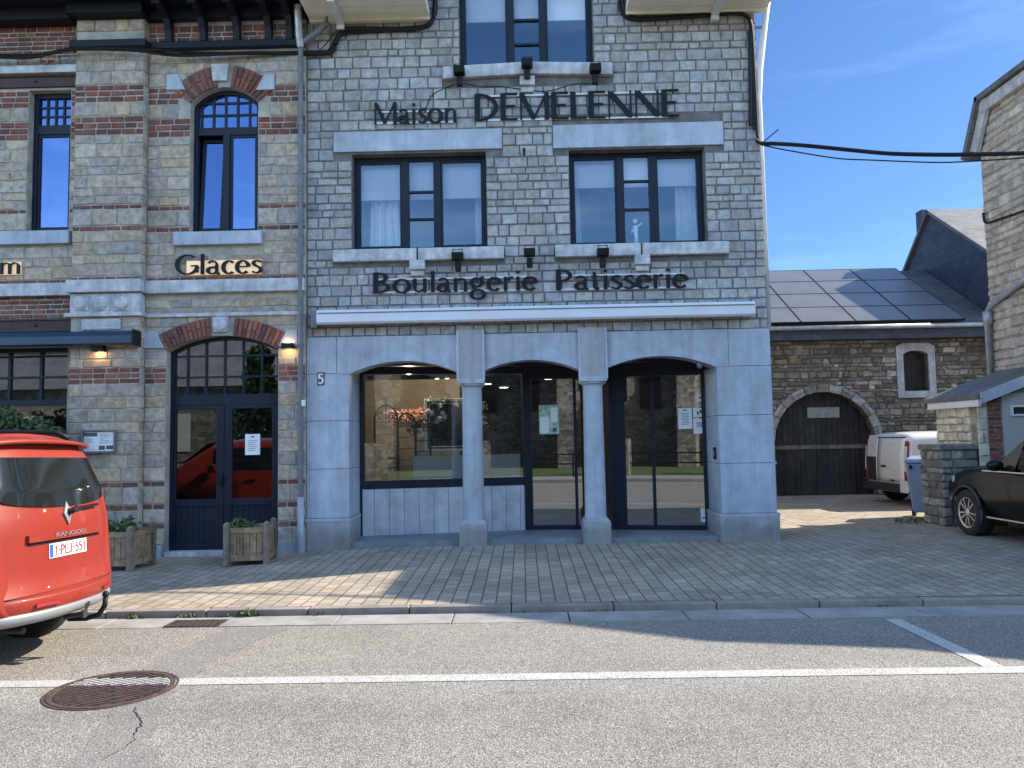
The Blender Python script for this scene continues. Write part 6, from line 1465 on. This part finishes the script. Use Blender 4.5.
for s_ in (-1, 1):
    b = MB(); P = [(.50, s_*.62, 1.79), (.62, s_*.62, 1.845), (1.4, s_*.63, 1.865), (2.3, s_*.63, 1.855), (2.45, s_*.63, 1.80)]; b.tube(P, .022, 8); LB(b, 'roof_rail', 'black', rv, smooth=True)
    b = MB(); b.grid(lambda u, v: (.55+2.3*u, s_*(hw_(1.16+.46*v)+.004), 1.16+.46*v), 14, 6); LB(b, 'side_window', 'darkglass', rv, smooth=True)
    b = MB(); b.box(2.75, 2.90, s_*.93 if s_ > 0 else -1.12, 1.12 if s_ > 0 else -.93, 1.12, 1.30); LB(b, 'side_mirror', 'redpaint', rv, bevel=.04)
    b = MB(); b.grid(lambda u, v: (1.36+.0*u+.008*u, s_*(hw_(.45+.65*v)+.004), .45+.65*v), 1, 8); b.grid(lambda u, v: (2.36+.008*u, s_*(hw_(.45+.65*v)+.004), .45+.65*v), 1, 8); LB(b, 'door_seam', 'black', rv)
    b = MB(); b.box(1.9, 2.1, s_*.925-.012, s_*.925+.02, .98, 1.01); LB(b, 'door_handle', 'redpaint', rv)
    for x in (.85, 3.62): wheel(rv, x, s_*.865, .325, 5)
b = MB(); b.grid(lambda u, v: (3.02+.52*v+.02, (2*u-1)*(.66+.1*v), 1.70-.42*v+.03), 10, 6); LB(b, 'windscreen', 'darkglass', rv, smooth=True)
# ---------------- black car, nose towards the pillar
bc = thing('black_car', 'glossy black car parked nose in beside the stone pillar at the right edge', 'car', (7.67, -3.28, -.01), R(90)); bc['_local'] = 1
def S(x, zb, zs, zt, ws, wb, wt): return [(x, y, z) for y, z in half(zb, zs, zt, ws, wb, wt)]
ST = [S(.0, .42, .80, .95, .70, .78, .70), S(.05, .30, .88, 1.08, .80, .88, .74), S(.25, .25, .98, 1.42, .86, .92, .66), S(.75, .24, 1.00, 1.60, .88, .935, .64), S(1.6, .24, .99, 1.655, .88, .94, .65), S(2.2, .24, .98, 1.64, .88, .94, .645), S(2.8, .24, .985, 1.35, .88, .94, .66), S(3.22, .24, .99, 1.12, .88, .94, .80), S(3.85, .25, .95, 1.06, .87, .93, .76), S(4.3, .28, .86, .97, .84, .89, .66), S(4.52, .32, .70, .80, .72, .78, .50), S(4.60, .38, .60, .68, .55, .60, .40)]
o = LB(loft(ST), 'body', 'blackpaint', bc, smooth=True, sub=2); carve(o, [(.85, .385, 1.0), (3.70, .385, 1.0)])
for s_ in (-1, 1):
    for x in (.85, 3.70): wheel(bc, x, s_*.925, .352, 10, .24)
    def gl(x0, x1, top0, top1):
        b = MB()
        def fn(u, v):
            x = x0+(x1-x0)*u; zt = top0+(top1-top0)*u; z = 1.015+(zt-1.015)*v; k = (z-.985)/.65
            return (x, s_*(.955+(.66-.94)*k+.012*math.sin(math.pi*k)), z)
        b.grid(fn, 8, 6); return b
    LB(gl(.75, 1.62, 1.52, 1.55), 'rear_side_window', 'darkglass', bc, smooth=True); LB(gl(1.72, 2.42, 1.555, 1.50), 'front_side_window', 'carglass', bc, smooth=True)
    b = MB(); b.grid(lambda u, v: (2.46+.50*u, s_*(.957+(.66-.94)*((1.015+(1.485-.47*u-1.015)*v)-.985)/.65+.008), 1.015+max(.01, 1.485-.45*u-1.015)*v), 6, 4); LB(b, 'quarter_window', 'screenglass', bc, smooth=True)
    b = MB(); b.bar((.6, s_*.952, 1.005), (3.2, s_*.952, 1.008), .008, .018); b.bar((.6, s_*.915, .335), (3.25, s_*.905, .33), .01, .022); LB(b, 'chrome_strip', 'alloy', bc)
    b = MB(); b.ball((2.70, s_*1.06, 1.10), .115, 14, 8, sq=(.75, 1.05, .72)); b.bar((2.72, s_*.93, 1.04), (2.70, s_*1.02, 1.07), .05, .05); LB(b, 'side_mirror', 'blackpaint', bc, smooth=True)
    b = MB(); b.grid(lambda u, v: (4.02+.44*u, s_*(.915-.10*u-.12*u*u+.0), .80-.06*u+.10*v-.03*u*v), 8, 3); LB(b, 'headlight', 'zinc', bc, smooth=True, solid=.02)
    b = MB()
    for x in (1.68, 2.62): b.grid(lambda u, v: (x+.007*u+.03*v, s_*(.9485-.03*(1-v)**2), .42+.55*v), 1, 6)
    LB(b, 'door_seam', 'pit', bc)
    b = MB(); b.tube([(1.75, s_*.955, .90), (1.78, s_*.985, .905), (1.93, s_*.985, .905), (1.96, s_*.955, .90)], .012, 8); LB(b, 'door_handle', 'blackpaint', bc, smooth=True)
    b = MB(); b.tube([(3.70+.40*math.cos(R(a)), s_*.938, .352+.40*math.sin(R(a))) for a in range(-20, 201, 10)], .022, 6); LB(b, 'arch_trim', 'plastic', bc, smooth=True)
b = MB(); b.grid(lambda u, v: (2.40+.78*v, (2*u-1)*(.56+.16*v), 1.605-.48*v+.035-.03*abs(2*u-1)**2), 10, 6); LB(b, 'windscreen', 'screenglass', bc, smooth=True)
b = MB(); b.grid(lambda u, v: (.10+.42*v, (2*u-1)*(.66-.06*v), 1.06+.42*v+.02), 8, 5); LB(b, 'rear_window', 'darkglass', bc, smooth=True)
for s_ in (-1, 1): b = MB(); b.grid(lambda u, v: (-.005+.10*u, s_*(.60+.27*u), .80+.14*v), 5, 3); LB(b, 'tail_lamp', 'tail', bc, solid=.02)
# ---------------- white van in the courtyard
VX = 8.02; y0v = FX(868, 505, VX)[0]; y1v = FX(911, 502, VX)[0]; vw = (y0v-y1v); vc = (y0v+y1v)/2
wv = thing('white_van', 'white delivery van seen from its back doors in the courtyard before the barn', 'van', (VX, vc, 0)); wv['_local'] = 1
hw = vw/2; H = FX(890, 432, VX+.15)[1]
ST = []
for x, k, zt in ((0, .96, H-.10), (.03, 1, H-.04), (.2, 1, H), (1.5, 1, H), (2.7, 1, H), (3.2, 1, H-.12), (3.7, .98, 1.02), (4.2, .94, .9), (4.35, .85, .75)):
    ST.append([(x+(0.10*(max(0, z-.8)/(H-.8))**2 if x < .3 else 0), y, z) for y, z in half(.28, .85 if zt > .9 else zt-.2, zt, hw*.95*k, hw*k, hw*.93*k)])
o = LB(loft(ST), 'body', 'whitepaint', wv, smooth=True, sub=2); carve(o, [(.62, .34, hw+.03), (3.5, .34, hw+.03)])
for s_ in (-1, 1):
    for x in (.62, 3.5): wheel(wv, x, s_*(hw-.02), .30, 6, .2, 'plastic')
def vb(x): return .10*(max(0, x-.8)/(H-.8))**2-.004
def vpatch(u0, u1, z0, z1, d):                           # u from 0 (left, far) to 1 (right, near)
    b = MB(); b.grid(lambda u, v: (vb(z0+(z1-z0)*v)-d, hw*.96-(u0+(u1-u0)*u)*hw*1.92, z0+(z1-z0)*v), 6, 8); return b
def vz(py): return FX(885, py, VX)[1]
for (a, c, nm) in ((.03, .285, 'left'), (.30, .93, 'right')):
    dl = LB(vpatch(a, c, .50, H-.14, .012), 'rear_door', 'whitepaint', wv, smooth=True, solid=.015)
    if nm == 'left':
        LB(vpatch(.05, .27, vz(456), vz(435), .022), 'door_window', 'clear', dl); LB(vpatch(.04, .275, vz(481), vz(457), .022), 'dark_panel', 'plastic', dl)
        LB(vpatch(.05, .26, vz(487.5), vz(482), .022), 'number_plate', 'platew', dl)
        b = MB(); rr = random.Random(1)
        b.tube([(vb(1.3)-.03, hw*.96-(.10+.10*k/12+.02*math.sin(k))*hw*1.92, vz(452)+.012*k) for k in range(12)], .006, 5); LB(b, 'door_emblem', 'greypipe', dl)
    else:
        LB(vpatch(.40, .52, vz(467), vz(465), .024), 'door_handle', 'black', dl); LB(vpatch(.62, .70, vz(480), vz(478.5), .022), 'lock_plate', 'black', dl)
        b = MB()
        for (P) in ([(.42, 484), (.5, 482), (.56, 480), (.62, 478)], [(.58, 466), (.66, 469), (.74, 470), (.8, 471)], [(.40, 479), (.45, 476), (.47, 473)], [(.62, 473), (.7, 474), (.8, 473)]):
            b.tube([(vb(vz(p[1]))-.021, hw*.96-p[0]*hw*1.92, vz(p[1])) for p in P], .006, 5)
        LB(b, 'red_scribble', 'pink', dl)
b = MB(); 
LB(vpatch(.286, .299, .45, H-.10, .01), 'door_gap', 'black', wv); LB(vpatch(.10, .93, H-.13, H-.11, .02), 'door_head_gap', 'black', wv)
for s_, u in ((-1, (.935, 1.0)), (1, (.0, .025))):
    b = vpatch(u[0], u[1], vz(482), vz(441), .014); LB(b, 'tail_lamp', 'tail', wv, solid=.02)
    b = vpatch(u[0]+.01*(s_ < 0), u[1]+.004, vz(470), vz(446), .030); LB(b, 'lamp_lens', 'clear', wv)
LB(vpatch(0.0, .86, .30, .47, .05), 'rear_bumper', 'plastic', wv, solid=.06); LB(vpatch(.865, 1.0, .30, .55, .035), 'bumper_corner', 'whitepaint', wv, solid=.05)
b = MB(); b.box(1.7, 2.6, -hw-.008, -hw+.0, .85, 1.3); LB(b, 'side_panel', 'whitepaint', wv)
b = MB(); b.grid(lambda u, v: (3.22+.44*v, (2*u-1)*hw*.86, H-.20-.36*v), 8, 4); LB(b, 'windscreen', 'darkglass', wv)
# wheelie bin
bx, by = 7.42, 2.98; t = thing('wheelie_bin', 'blue grey wheelie bin standing between the white van and the stone pillar', 'bin', (bx, by, 0), R(-35))
b = MB(); b.hexa([(-.19, -.22, .10), (.19, -.22, .10), (.19, .20, .10), (-.19, .20, .10), (-.27, -.30, 1.0), (.27, -.30, 1.0), (.27, .30, 1.0), (-.27, .30, 1.0)]); LB(b, 'body', 'binblue', t, bevel=.03)
b = MB(); b.hexa([(-.29, -.33, 1.003), (.29, -.33, 1.003), (.29, .33, 1.003), (-.29, .33, 1.003), (-.26, -.30, 1.08), (.26, -.30, 1.08), (.26, .28, 1.13), (-.26, .28, 1.13)]); LB(b, 'lid', 'binblue', t, bevel=.03)
b = MB(); b.box(-.20, .20, .34, .40, .96, 1.0); b.box(-.2, -.15, -.34, -.30, .90, .97); b.box(.0, .06, -.34, -.30, .9, .97); LB(b, 'handle', 'black', t)
for s_ in (-1, 1): b = MB(); b.lathe([(.10, s_*.20), (.10, s_*.26)], (0, .20, .10), 18, 'x'); LB(b, 'wheel', 'tyre', t)
# ================================================================== ACROSS THE STREET (seen mirrored in the glass)
b = MB(); b.box(-70, 70, -17.6, -15.3, -.3, .02); structure(b, 'opposite_pavement', 'gutter')
b = MB(); b.box(-70, 70, -70, -17.61, -.3, .0); structure(b, 'lawn', 'grass')
t = thing('stone_church', 'tall rubble stone church with buttresses across the street mirrored in the shop glass', 'church', (2, -30, 0))
b = MB(); b.box(-8, 30, -40, -28, -.2, 8.2); b.build('nave_wall', 'rubble', t)
b = MB()
for x in (-5.7, -1.5, 2.6, 6.8, 11, 15): b.prism([(-28, -.2), (-26.2, -.2), (-26.3, 3.0), (-26.9, 5.6), (-28, 7.2)], 'x', x-.45, x+.45)
b.build('buttress', 'rubble', t)
b = MB()
for x in (-3.6, .55, 4.7, 8.9, 13): b.prism(arc_pts(x-.55, x+.55, 4.8, 1.0, 10)+[(x+.55, 3), (x-.55, 3)], 'y', -27.98, -27.9)
b.build('lancet_window', 'darkglass', t)
b = MB(); b.prism([(-27.5, 8.2), (-40.5, 8.2), (-34, 12)], 'x', -8.3, 30.3); b.build('roof', 'slateroof', t, uvfn=lambda c: (c.x, c.z*1.3))
t = thing('stone_garden_wall', 'low rubble garden wall with rail across the street', 'wall', (4, -18.6, 0))
b = MB(); b.box(4.4, 5.7, -19, -18.4, -.1, 1.5); b.box(.4, 1.3, -19, -18.4, -.1, 1.5); b.box(-3.6, -2.7, -19, -18.4, -.1, 1.5); b.build('pier', 'rubble', t)
b = MB()
for z in (.45, .85): 
    for xa, xb in ((-2.7, .4), (1.3, 4.4), (5.7, 20), (-20, -3.6)): b.box(xa, xb, -18.72, -18.66, z, z+.06)
b.build('rail', 'black', t)
t = thing('long_stone_house', 'low stone house with brown roof across the street to the left', 'building', (-14, -30, 0))
b = MB(); b.box(-36, -9, -36, -29, -.2, 4.6); b.build('wall', 'rubble', t)
b = MB(); b.prism([(-28.6, 4.6), (-36.4, 4.6), (-32.5, 7.6)], 'x', -36.3, -8.8); b.build('roof', 'slateroof', t, uvfn=lambda c: (c.x, c.z*1.3))
b = MB()
for x in range(-34, -10, 4): b.box(x-.5, x+.5, -28.99, -28.95, 1.2, 3.2)
b.build('window', 'white', t)
def tree(x, y, h, r, label, seed):
    t = thing('conifer_tree', label, 'tree', (x, y, 0)); rr = random.Random(seed); b = MB(); b.tube([(x, y, -.1), (x, y, h*.5), (x, y, h*.97)], [.22, .14, .03], 8); b.build('trunk', 'wood', t)
    b = MB()
    for k in range(70): v = rr.random(); a = rr.uniform(0, 6.3); q = r*(1-v)*rr.uniform(.5, 1); petals(b, (x+q*math.cos(a), y+q*math.sin(a), h*(.12+.88*v)), .65, 40, .16, rr)
    b.build('crown', 'darkleaf', t)
tree(-9.5, -25, 7.2, 1.7, 'tall dark conifer across the street left of the church', 1); tree(-12.5, -25, 5.8, 1.5, 'shorter dark conifer across the street before the stone house', 2)
# ================================================================== LIGHT AND SKY
EL, AZ = R(36), R(70)                        # azimuth from +Y towards +X
sd = Vector((math.sin(AZ)*math.cos(EL), math.cos(AZ)*math.cos(EL), math.sin(EL)))
L = bpy.data.lights.new('sun', 'SUN'); L.energy = 4.5; L.angle = R(0.53); L.color = (1.0, 0.90, 0.74)
so = bpy.data.objects.new('sun', L); COL.objects.link(so); so.rotation_euler = (-sd).to_track_quat('-Z', 'Y').to_euler(); so.location = (20, 10, 30)
wd = bpy.data.worlds.new('World'); sc.world = wd; wd.use_nodes = True; n = wd.node_tree; bg = n.nodes['Background']
sky_ = n.nodes.new('ShaderNodeTexSky'); sky_.sky_type = 'NISHITA'; sky_.sun_disc = False; sky_.sun_elevation = EL; sky_.sun_rotation = AZ; sky_.altitude = 300; sky_.air_density = 1.0; sky_.dust_density = 0.4; sky_.ozone_density = 2.5
tc = n.nodes.new('ShaderNodeTexCoord'); mp = n.nodes.new('ShaderNodeMapping'); mp.inputs['Scale'].default_value = (1.2, 1.2, 7); n.links.new(tc.outputs['Generated'], mp.inputs[0])
f = noise(n, mp.outputs[0], 2.2, 7, .62)
cl = ramp(n, f, [(.52, 0.0), (.78, .22)])
c = mul(n, sky_.outputs[0], (9.0, 9.4, 10.0), cl, 'MIX')
c = mul(n, c, (0.62, 0.86, 1.04))
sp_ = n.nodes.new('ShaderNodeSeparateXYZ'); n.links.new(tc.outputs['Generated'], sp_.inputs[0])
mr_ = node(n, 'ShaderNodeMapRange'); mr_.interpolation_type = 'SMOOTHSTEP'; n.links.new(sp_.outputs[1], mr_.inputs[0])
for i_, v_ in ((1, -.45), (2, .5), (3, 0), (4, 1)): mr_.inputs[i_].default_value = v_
c = mul(n, c, mul(n, (2.75, 2.05, 1.62), (.43, .43, .49), mr_.outputs[0], 'MIX'))  # added boost: sky brighter and warmer behind the camera to fill the shaded facades
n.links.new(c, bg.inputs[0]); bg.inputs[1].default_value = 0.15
sc.view_settings.view_transform = 'Standard'; sc.view_settings.look = 'None'; sc.view_settings.exposure = 1.15; sc.view_settings.gamma = 1.0
sc.render.engine = 'CYCLES'; sc.cycles.max_bounces = 8; sc.cycles.transparent_max_bounces = 16; sc.cycles.use_denoising = True; sc.cycles.caustics_reflective = False; sc.cycles.caustics_refractive = False
sc.render.resolution_x, sc.render.resolution_y = 1024, 768
